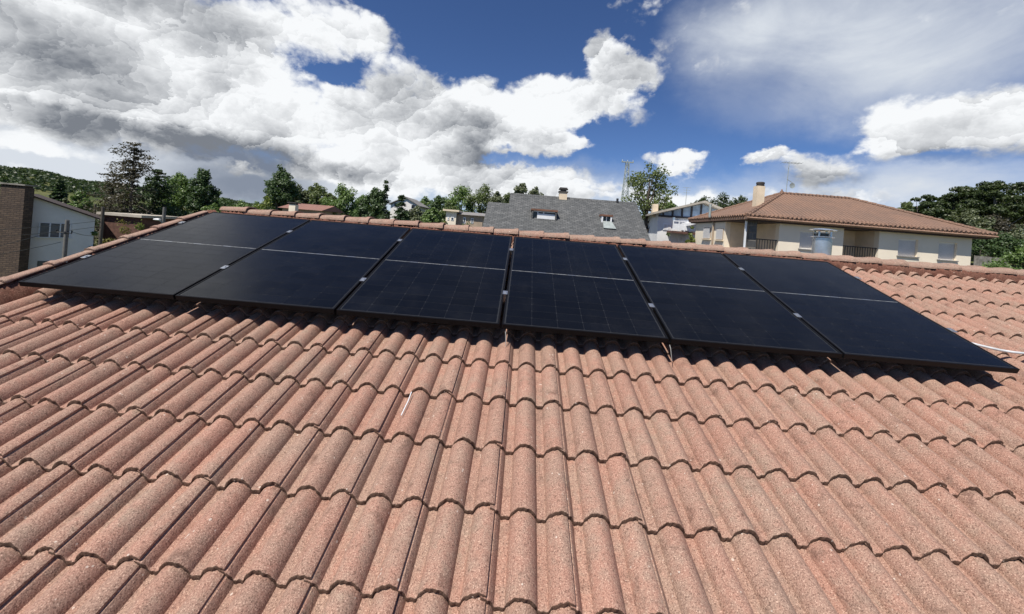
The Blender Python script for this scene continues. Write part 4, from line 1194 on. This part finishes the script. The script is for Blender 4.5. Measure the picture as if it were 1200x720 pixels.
p2 = pole('utility_pole', 'tall wooden utility pole beside the white gable house corner', 121, 243, 26, 0.095, 'pole_wood', False)
p3 = pole('utility_pole', 'thin dark wooden pole in the field beyond the house', 112, 239, 55, 0.14, 'pole_wood', False)
def wire(a, b, sag, label):
    pts = [a + (b - a) * i / 16 - np.array([0, 0, sag * 4 * (i / 16) * (1 - i / 16)]) for i in range(17)]
    tag(build('wire', G().tube(pts, 0.014, 5), 'black_cable'), label, 'wire', 'overhead wires')
wire(np.array(W(-60, 271, 24)), p2 + np.array([0, -0.13, -0.95]), 0.15, 'upper overhead wire running to the tall wooden pole')
wire(np.array(W(-60, 279, 24)), p2 + np.array([0, -0.13, -1.35]), 0.18, 'lower overhead wire running to the tall wooden pole')
wire(np.array(W(-60, 300, 18)), p1 + np.array([-0.42, -0.1, -0.6]), 0.1, 'upper overhead wire running to the stout grey pole')
wire(np.array(W(-60, 306, 18)), p1 + np.array([-0.12, -0.1, -1.2]), 0.1, 'lower overhead wire running to the stout grey pole')
wire(p1 + np.array([0.42, -0.1, -0.6]), p2 + np.array([-0.1, -0.1, -2.0]), 0.1, 'overhead wire between the grey pole and the wooden pole')
p4 = np.array(W(193, 243, 30)); zg = float(gz(p4[0], p4[1])) - 0.2
lampo = thing('street_lamp', (p4[0], p4[1], zg), 'concrete post with a small white street lamp behind the verge', 'street lamp')
build('post', G().tube([(p4[0], p4[1], zg), tuple(p4)], [0.16, 0.11], 10), 'pole_concrete', lampo, True)
l0 = p4 + np.array([0, -0.1, -1.15])
build('arm', G().tube([l0 + np.array([0, 0, -0.1]), l0 + np.array([-0.25, -0.1, 0.1])], 0.03, 6), 'galvanised', lampo)
lh = G().lathe(0, 0, [(0.02, -0.22), (0.13, -0.18), (0.16, 0.0), (0.10, 0.22), (0.02, 0.28)], 12)
lh.v = [(l0[0] - 0.32 - v[2] * 1.2, l0[1] - 0.1 + v[1], l0[2] + 0.12 + v[0] * 0.6) for v in lh.v]
build('lamp_head', lh, 'painted_white', lampo, True)

def pylon():
    d = 62.0; top = np.array(W(735.5, 190.5, d)); zg = float(gz(top[0], top[1])) - 0.3
    h = thing('lattice_pylon', (top[0], top[1], zg), 'slender galvanised lattice pylon behind the slate roof', 'pylon')
    H = top[2] - zg; n = 16; g = G(); legs = []
    def corner(i, f):
        w = 0.85 * (1 - f) + 0.22 * f
        sx, sy = ((-1, -1), (1, -1), (1, 1), (-1, 1))[i]
        return np.array([top[0] + sx * w, top[1] + sy * w, zg + H * f])
    for i in range(4):
        build('leg', G().tube([corner(i, 0), corner(i, 1)], 0.055, 5), 'galvanised', h)
    g = G()
    for k in range(n):
        f0, f1 = k / n, (k + 1) / n
        for i in range(4):
            j = (i + 1) % 4
            g.tube([corner(i, f0), corner(j, f1)], 0.03, 4); g.tube([corner(j, f0), corner(i, f1)], 0.03, 4)
    build('bracing', g, 'galvanised', h)
    build('crossarm', G().box(top[0] - 0.95, top[0] + 0.95, top[1] - 0.12, top[1] + 0.12, top[2] - 0.05, top[2] + 0.12), 'galvanised', h)
    g = G()
    for s in (-0.85, 0, 0.85): g.lathe(top[0] + s, top[1], [(0.03, top[2] + 0.121), (0.08, top[2] + 0.2), (0.03, top[2] + 0.4)], 8)
    build('insulators', g, 'galvanised', h)
pylon()

# ------------------------------------------------------------------ vegetation
def leaves(centers, normals, size, r, aspect=1.6):
    n = len(centers)
    nr = normals + r.normal(0, 0.55, (n, 3)); nr /= np.linalg.norm(nr, axis=1)[:, None] + 1e-9
    a = np.cross(nr, r.normal(0, 1, (n, 3))); a /= np.linalg.norm(a, axis=1)[:, None] + 1e-9
    b = np.cross(nr, a)
    s = size * r.uniform(0.6, 1.35, n)[:, None]
    V = np.empty((n, 4, 3))
    V[:, 0] = centers - a * s * aspect * 0.5; V[:, 1] = centers - b * s * 0.5 + nr * s * 0.12
    V[:, 2] = centers + a * s * aspect * 0.5; V[:, 3] = centers + b * s * 0.5 + nr * s * 0.12
    return V.reshape(-1, 3), np.arange(n * 4).reshape(n, 4)
def finish_tree(name, label, base, trunk, V, Q, lm, bm, cat, group, crown='crown', stem='trunk'):
    h = thing(name, base, label, cat, group)
    if trunk is not None: build(stem, trunk, bm, h, True)
    me = np_mesh(crown, V - np.array(base), Q, lm)
    o = bpy.data.objects.new(crown, me); COL.objects.link(o); o.parent = h
    return h
TREEN = [0]
def geom(px, ptop, d, hw):
    hw = hw * 1.12
    top = np.array(W(px, ptop, d)); Rw = hw * d / F_PX
    zg = float(gz(top[0], top[1])) - 0.2
    return top, Rw, zg
def broad_tree(name, label, px, ptop, hw, d, lm='leaf_mid', cb=0.3, nclump=46, nleaf=130, leaf=None, group='trees behind the roof', bm='bark', flat=1.0, rag=0.5, cat='tree', upright=0.0, lean=0.0, sep=0.84):
    TREEN[0] += 1; r = np.random.default_rng(900 + TREEN[0])
    top, Rw, zg = geom(px, ptop, d, hw)
    H = top[2] - zg
    hc = min(H * (1 - cb) / 2, Rw * (1.25 + 1.8 * upright)); zc = top[2] - hc; zb = zc - hc; cb = (zb - zg) / H
    nclump = int(nclump * max(1.0, hc / Rw) * 1.25)
    leaf = leaf or max(0.10, 0.0030 * d)
    base = np.array([top[0] + lean, top[1], zg])
    cl = []
    tries = 0
    while len(cl) < nclump and tries < 5000:
        tries += 1
        p = r.normal(0, 1, 3); p /= np.linalg.norm(p); p *= r.uniform(0.15, 1) ** 0.45
        wz = 1.0 - 0.38 * max(0, p[2]) ** 1.5 - upright * max(0, p[2])
        c = np.array([top[0] + p[0] * Rw * sep * wz, top[1] + p[1] * Rw * sep * wz, zc + p[2] * hc * 0.86])
        cr = Rw * r.uniform(0.17, 0.36) * (0.75 + rag * 0.5 * r.random())
        cl.append((c, cr))
    for u_ in (0.16, 0.40, 0.62): cl.append((np.array([top[0] + r.normal(0, 0.09 * Rw), top[1] + r.normal(0, 0.09 * Rw), top[2] - Rw * u_]), Rw * (0.15 + 0.2 * u_)))
    C = []; N = []
    for (c, cr) in cl:
        n = max(20, int(nleaf * (cr / (Rw * 0.25)) ** 2))
        v = r.normal(0, 1, (n, 3)); v /= np.linalg.norm(v, axis=1)[:, None]
        rr = r.uniform(0.25, 1.0, n) ** 0.5
        sc = 1 + 0.25 * np.sin(v[:, :1] * 5 + r.uniform(0, 6)) * np.cos(v[:, 2:] * 4)
        C.append(c + v * (rr * cr)[:, None] * sc * np.array([1, 1, 0.8 * flat + 0.1])); N.append(v * 0.7 + np.array([0, 0, 0.5]))
    V, Q = leaves(np.concatenate(C), np.concatenate(N), leaf, r)
    g = G(); tr = max(0.10, H * 0.017)
    fork = zg + H * max(0.12, cb * 0.75)
    topc = np.array([top[0], top[1], zc + hc * 0.5])
    g.tube([base, (base + np.array([top[0], top[1], fork])) / 2 + r.normal(0, tr * 0.6, 3) * np.array([1, 1, 0]), (top[0], top[1], fork), topc], [tr * 1.35, tr * 1.05, tr * 0.9, tr * 0.2], 8)
    for i in range(min(16, len(cl))):
        c, cr = cl[i * len(cl) // min(16, len(cl))]
        f = r.uniform(0.0, 0.75); s = np.array([top[0], top[1], fork + (topc[2] - fork) * f * 0.8])
        if s[2] > c[2] + 0.3 * Rw: s[2] = fork
        md = (s + c) / 2 + r.normal(0, Rw * 0.06, 3) + np.array([0, 0, -0.05 * Rw])
        g.tube([s, md, c], [tr * 0.5, tr * 0.3, tr * 0.08], 5, False)
    return finish_tree(name, label, tuple(base), g, V, Q, lm, bm, cat, group)
def conifer(name, label, px, ptop, hw, d, lm='needle_dark', cb=0.1, sparse=1.0, droop=0.25, group='conifers behind the roof', power=0.85, leaf=None, jag=0.25, levels=None):
    TREEN[0] += 1; r = np.random.default_rng(1900 + TREEN[0])
    top, Rw, zg = geom(px, ptop, d, hw); H = top[2] - zg
    fv = max(0.05, min(0.9, (EYE - 1.0 - zg) / H)); Rw = Rw / (1 - fv) ** power
    leaf = leaf or max(0.10, 0.0034 * d)
    g = G(); tr = max(0.09, H * 0.014); base = np.array([top[0], top[1], zg])
    g.tube([base, base + np.array([r.normal(0, 0.1), 0, H * 0.5]), top], [tr * 1.3, tr * 0.8, 0.02], 7)
    C = []; N = []
    lv = levels or int(16 + H * 1.3)
    for i in range(lv):
        f = cb + (1 - cb) * (i + r.random()) / lv
        nb_ = r.integers(4, 8)
        for j in range(nb_):
            if r.random() > 0.55 + 0.45 * sparse: continue
            a = r.uniform(0, 2 * math.pi)
            L = Rw * (1 - f) ** power * r.uniform(1 - jag * 2, 1 + jag * 0.5) + 0.12
            z0 = zg + H * f; dirn = np.array([math.cos(a), math.sin(a), 0])
            end = np.array([top[0], top[1], z0]) + dirn * L + np.array([0, 0, -(droop + r.normal(0, 0.22)) * L + 0.25 * L * (f > 0.7)])
            s = np.array([top[0], top[1], z0 + 0.05 * L])
            g.tube([s, (s + end) / 2 + np.array([0, 0, 0.05 * L]), end], [tr * 0.28 * (1 - f) + 0.012, tr * 0.18 * (1 - f) + 0.01, 0.008], 4, False)
            n = int((16 + 34 * L) * sparse)
            u = r.uniform(0.12, 1.05, n)
            c = s + (end - s) * u[:, None] + np.array([0, 0, 1]) * (0.05 * L * 4 * u * (1 - u))[:, None] * 0.25
            spread = (0.06 + 0.16 * L * (1 - np.abs(u - 0.5)))
            c = c + r.normal(0, 1, (n, 3)) * spread[:, None] * np.array([1, 1, 0.45])
            C.append(c); N.append(np.tile([0, 0, 0.9], (n, 1)) + dirn * 0.3)
    V, Q = leaves(np.concatenate(C), np.concatenate(N), leaf, r, 2.0)
    return finish_tree(name, label, tuple(base), g, V, Q, lm, 'bark', 'tree', group)
def umbrella_pine(name, label, px, ptop, hw, d, th=0.48, lm='needle_pine', group='pine wood on the slope', nleaf=230, bare=0.0):
    TREEN[0] += 1; r = np.random.default_rng(2900 + TREEN[0])
    top, Rw, zg = geom(px, ptop, d, hw); H = top[2] - zg
    base = np.array([top[0] + r.normal(0, 0.5), top[1], zg]); g = G(); tr = H * 0.016
    fork = np.array([top[0] + r.normal(0, 0.25), top[1], zg + H * (1 - th * 1.25)])
    g.tube([base, (base + fork) / 2 + r.normal(0, 0.2, 3) * np.array([1, 1, 0]), fork], [tr * 1.3, tr, tr * 0.85], 7)
    C = []; N = []
    ncl = 38
    for i in range(ncl):
        a = r.uniform(0, 6.28); q_ = math.sqrt(r.random())
        cr = Rw * r.uniform(0.2, 0.34)
        c = np.array([top[0] + math.cos(a) * q_ * Rw * 0.82, top[1] + math.sin(a) * q_ * Rw * 0.82, top[2] - cr * 0.5 - H * th * (0.55 * q_ ** 1.6 + 0.45 * r.random())])
        g.tube([fork, (fork + c) / 2 + np.array([0, 0, -0.08 * Rw]), c], [tr * 0.5, tr * 0.32, tr * 0.1], 5, False)
        n = int(nleaf * (cr / (Rw * 0.27)) ** 2)
        v = r.normal(0, 1, (n, 3)); v /= np.linalg.norm(v, axis=1)[:, None]
        rr = r.uniform(0.1, 1, n) ** 0.45
        C.append(c + v * (rr * cr)[:, None] * np.array([1, 1, 0.52])); N.append(v * 0.5 + np.array([0, 0, 0.7]))
    V, Q = leaves(np.concatenate(C), np.concatenate(N), max(0.12, 0.0032 * d), r, 1.8)
    return finish_tree(name, label, tuple(base), g, V, Q, lm, 'bark_pale', 'tree', group)
def shrub(name, label, px, ptop, hw, d, lm='leaf_mid', group='shrubs', nclump=22, nleaf=120, h=None):
    TREEN[0] += 1; r = np.random.default_rng(3900 + TREEN[0])
    top, Rw, zg = geom(px, ptop, d, hw); H = top[2] - zg
    C = []; N = []; g = G(); base = np.array([top[0], top[1], zg])
    hh2 = min(H, h) if h else H
    for i in range(nclump):
        a = r.uniform(0, 6.28); q_ = math.sqrt(r.random()); f = r.random()
        cr = Rw * r.uniform(0.22, 0.4)
        zt_ = top[2] - cr * 0.7 - hh2 * 0.5 * q_ ** 2
        c = np.array([top[0] + math.cos(a) * q_ * Rw * 0.8, top[1] + math.sin(a) * q_ * Rw * 0.8, zt_ - f * (hh2 * 0.75)])
        c[2] = max(c[2], zg + cr * 0.4)
        if i < 8: g.tube([base + np.array([math.cos(a) * 0.15, math.sin(a) * 0.15, 0]), (base + c) / 2 + r.normal(0, 0.05, 3), c], [0.05, 0.04, 0.012], 5, False)
        n = int(nleaf * r.uniform(0.8, 1.2)); v = r.normal(0, 1, (n, 3)); v /= np.linalg.norm(v, axis=1)[:, None]
        C.append(c + v * (r.uniform(0.2, 1, n) ** 0.5 * cr)[:, None] * np.array([1, 1, 0.85])); N.append(v * 0.7 + np.array([0, 0, 0.4]))
    C.append(np.array([top[0], top[1], top[2] - Rw * 0.1]) + r.normal(0, Rw * 0.12, (40, 3))); N.append(np.tile([0, 0, 1.0], (40, 1)))
    V, Q = leaves(np.concatenate(C), np.concatenate(N), max(0.08, 0.0032 * d), r)
    return finish_tree(name, label, tuple(base), g, V, Q, lm, 'bark', 'shrub', group, 'foliage', 'stem')

# left side
conifer('bare_conifer', 'tall half-bare grey conifer with a thin ragged top behind the shed', 158, 169, 31, 42, 'needle_grey', 0.18, 0.72, 0.02, power=0.42, jag=0.48, leaf=0.13)
conifer('bare_conifer', 'shorter half-bare grey conifer leaning towards the field', 134, 203, 20, 43, 'needle_grey', 0.2, 0.65, -0.1, power=0.4, jag=0.45, leaf=0.13)
conifer('cypress_tree', 'dark loose conifer beside the half-bare grey one', 184, 199, 26, 46, 'needle_dark', 0.12, 0.9, 0.2, power=0.6, jag=0.35)
broad_tree('poplar_tree', 'dark green upright tree next to the loose conifer', 212, 202, 18, 60, 'leaf_mid', 0.12, 40, 120, upright=0.10, rag=0.8)
broad_tree('poplar_tree', 'dark green pointed tree at the end of the tall row', 240, 197, 16, 60, 'leaf_dark', 0.1, 44, 120, upright=0.2, rag=0.8)
conifer('fir_tree', 'small dark fir standing alone on the hill', 71, 211, 6, 150, 'needle_dark', 0.05, 1.0)
broad_tree('young_tree', 'small green tree behind the white gable house roof', 96, 224, 11, 58, 'leaf_mid', 0.15, 24, 110)
broad_tree('young_tree', 'thin small tree at the edge of the pale field', 77, 232, 5, 60, 'leaf_grey', 0.2, 14, 80)
shrub('shrub', 'yellow-green bush growing behind the verge beside the wooden pole', 143, 258, 22, 30, 'leaf_yellow')
shrub('shrub', 'smaller yellow-green bush before the brown shed', 163, 262, 13, 31, 'leaf_bright')
shrub('shrub', 'dark green bush below the wooden pole', 112, 262, 8, 33, 'leaf_mid')
shrub('shrub', 'dark bush under the loose conifer', 200, 243, 18, 45, 'leaf_dark')
for (a_, b_, c_, d_, e_, l_) in ((262, 231, 20, 72, 'leaf_dark', 'wide dark tree crown beside the pointed tree'), (285, 234, 18, 80, 'leaf_mid', 'low green tree crown below the storm cloud'), (250, 238, 14, 55, 'leaf_mid', 'low green bushy tree at the foot of the pointed tree')):
    broad_tree('low_tree', l_, a_, b_, c_, d_, e_, 0.1, 34, 120)
shrub('shrub', 'bright yellow-green rounded bush before the distant wood', 313, 231, 17, 52, 'leaf_bright', nclump=30, nleaf=150)
broad_tree('tall_poplar', 'tall dark green tree with uneven lobes above the cottage', 332, 193, 17, 62, 'leaf_dark', 0.15, 44, 120, upright=0.2, rag=0.9)
broad_tree('airy_tree', 'pale grey-green tree behind the cottage', 352, 216, 12, 70, 'leaf_grey', 0.15, 26, 90)
broad_tree('airy_tree', 'fresh green tree behind the cottage chimney', 371, 214, 15, 72, 'leaf_oak', 0.15, 34, 110)
broad_tree('round_tree', 'large round green tree behind the ridge tiles', 404, 214, 22, 58, 'leaf_mid', 0.1, 56, 130)
broad_tree('round_tree', 'dark round tree with conifer spire in its midst', 440, 219, 17, 62, 'leaf_dark', 0.1, 44, 120)
conifer('spire_conifer', 'conifer with thin spire rising from the dark round tree', 453, 210, 8, 58, 'needle_dark', 0.1, 0.6)
for (a_, b_, c_, d_, e_, l_) in ((302, 236, 13, 66, 'leaf_mid', 'low green tree next to the bright rounded bush'), (388, 226, 13, 66, 'leaf_oak', 'fresh green tree between the cottage and the large round tree'), (424, 228, 13, 64, 'leaf_mid', 'green tree between the two round trees'),
                              (527, 236, 13, 70, 'leaf_oak', 'fresh green tree behind the cream outbuilding roof'), (470, 240, 14, 74, 'leaf_mid', 'green tree behind the small grey house'), (597, 226, 12, 78, 'leaf_oak', 'green tree just above the slate roof step')):
    broad_tree('leafy_tree', l_, a_, b_, c_, d_, e_, 0.1, 36, 110)
conifer('fir_tree', 'dark fir tree before the small grey house', 471, 228, 10, 52, 'needle_dark', 0.05, 1.0)
for (a_, b_, c_, d_, e_, l_) in ((500, 230, 15, 85, 'leaf_mid', 'green tree standing close beside the small grey house'), (515, 229, 14, 80, 'leaf_dark', 'darker tree behind the cream outbuilding'), (487, 241, 13, 60, 'leaf_grey', 'low grey-green tree by the small grey house'),
                              (507, 243, 11, 58, 'leaf_mid', 'low bushy green tree next to the cream outbuilding'), (543, 217, 20, 75, 'leaf_mid', 'big leafy tree behind the cream outbuilding'), (566, 215, 21, 74, 'leaf_oak', 'big leafy tree by the slate roof corner'),
                              (583, 224, 12, 72, 'leaf_grey', 'pale tree at the slate roof step'), (612, 215, 11, 80, 'leaf_grey', 'pale tree above the slate ridge'), (629, 219, 11, 82, 'leaf_grey', 'smaller pale tree above the slate ridge'),
                              (475, 246, 9, 56, 'leaf_dark', 'low dark tree under the fir'), (428, 240, 12, 50, 'leaf_dark', 'low dark tree before the dark round tree')):
    broad_tree('leafy_tree', l_, a_, b_, c_, d_, e_, 0.12, 36, 110)
for (a_, b_, c_, d_, e_, l_) in ((500, 257, 10, 40, 'leaf_mid', 'small garden bush by the ridge under the fir'), (522, 260, 9, 40, 'leaf_bright', 'small bright bush below the cream outbuilding'), (548, 261, 16, 40, 'leaf_dark', 'clipped dark hedge below the tan outbuilding'), (392, 249, 10, 45, 'leaf_mid', 'small bush below the large round tree'), (412, 252, 11, 44, 'leaf_dark', 'dark bush below the large round tree'), (447, 253, 14, 44, 'leaf_dark', 'dark bush below the spire conifer')):
    shrub('garden_shrub', l_, a_, b_, c_, d_, e_)
# middle and right
broad_tree('oak_tree', 'open-crowned oak standing at the end of the slate roof', 763, 190, 27, 37, 'leaf_oak', 0.30, 34, 78, rag=0.6, leaf=0.14, sep=1.0)
broad_tree('small_tree', 'small green tree behind the timbered house chimney', 787, 236, 9, 48, 'leaf_mid', 0.15, 24, 100)
for (a_, b_, c_, l_) in ((822, 231, 13, 'low round pine crown beside the wide pine crown'), (842, 226, 27, 'wide dark pine crown behind the timbered house'), (868, 229, 18, 'dark pine crown behind the red roof')):
    broad_tree('round_pine', l_, a_, b_, c_, 62, 'needle_pine', 0.3, 50, 150, group='pines behind the timbered house', rag=0.3)
shrub('shrub', 'bright green bush between the timbered house and the cream house', 811, 266, 7, 27, 'leaf_bright', h=4)
shrub('shrub', 'sparse green bush before the timbered house', 783, 274, 7, 27, 'leaf_oak', h=3, nclump=12)
broad_tree('bright_tree', 'light green tree beside the dark pines above the red roof', 1066, 236, 13, 50, 'leaf_oak', 0.2, 34, 110)
PINES = [(1088, 223, 20, 47, 'dark spreading pine where the pine wood meets the red roof'), (1112, 228, 18, 54, 'smaller dark pine behind the spreading one'), (1128, 214, 22, 50, 'tall pine above the red roof corner'),
         (1150, 211, 24, 52, 'tall broad pine beyond the red roof corner'), (1172, 210, 24, 47, 'broad pine with bare trunks over the garden wall'), (1198, 209, 26, 50, 'tall dark pine over the green bush'), (1222, 214, 26, 48, 'outermost tall pine of the wood'),
         (1140, 225, 22, 62, 'far pine filling the middle of the wood'), (1186, 226, 24, 64, 'far pine filling the end of the wood')]
for (a_, b_, c_, d_, l_) in PINES: umbrella_pine('umbrella_pine', l_, a_, b_, c_, d_)
for (a_, b_, c_, d_, e_, l_) in ((1112, 246, 16, 46, 'leaf_grey', 'grey-green thin tree under the smaller dark pine'), (1140, 245, 18, 44, 'leaf_grey', 'grey-green thin tree under the tall broad pine'), (1168, 252, 18, 44, 'needle_grey', 'brownish thin tree under the bare pine trunks'),
                              (1196, 262, 18, 42, 'leaf_grey', 'grey-green undergrowth tree over the green bush'), (1150, 268, 18, 42, 'leaf_dark', 'dark low tree behind the garden wall'), (1178, 275, 18, 41, 'leaf_dark', 'dark low tree at the garden wall end'), (1210, 280, 16, 40, 'leaf_mid', 'green low tree at the wood edge')):
    broad_tree('understorey_tree', l_, a_, b_, c_, d_, e_, 0.12, 40, 90, group='trees under the pines', bm='bark_pale')
shrub('shrub', 'bright green spreading bush below the garden wall', 1170, 302, 26, 30, 'leaf_mid', h=2.0, nclump=34, nleaf=170)
shrub('shrub', 'taller bright green bush beside the spreading one', 1196, 290, 18, 32, 'leaf_mid', h=2.6, nclump=30, nleaf=170)

# far-off wood on the hillside: reads as one mass
def far_wood():
    r = np.random.default_rng(77)
    C = []; N = []
    for i in range(17000):
        a = math.radians(r.uniform(-64, 8) if i < 15000 else r.uniform(8, 62)); rr = 200 + 830 * r.random() ** 0.75
        x_, y_ = CAM[0] + rr * math.sin(a), CAM[1] + rr * math.cos(a)
        if rr < 430 and math.sin(x_ * 0.021 + 1.0) + math.sin(y_ * 0.017 + 2.1) > 0.1: continue
        s = r.uniform(1.6, 3.6)
        n = 16
        v = r.normal(0, 1, (n, 3)); v[:, 2] = np.abs(v[:, 2]) * 0.9; v /= np.linalg.norm(v, axis=1)[:, None]
        C.append(np.array([x_, y_, float(gz(x_, y_))]) + v * s * r.uniform(0.5, 1.0, (n, 1)) * np.array([1, 1, 1.25])); N.append(v)
    V, Q = leaves(np.concatenate(C), np.concatenate(N), 1.7, r, 1.3)
    me = np_mesh('far_wood', V, Q, 'leaf_far')
    o = bpy.data.objects.new('far_wood', me); COL.objects.link(o); o['kind'] = 'stuff'
    tag(o, 'distant green wood covering the low hills on the horizon', 'wood')
foliage('leaf_far', (0.036, 0.060, 0.022), (0.050, 0.076, 0.027))

far_wood()
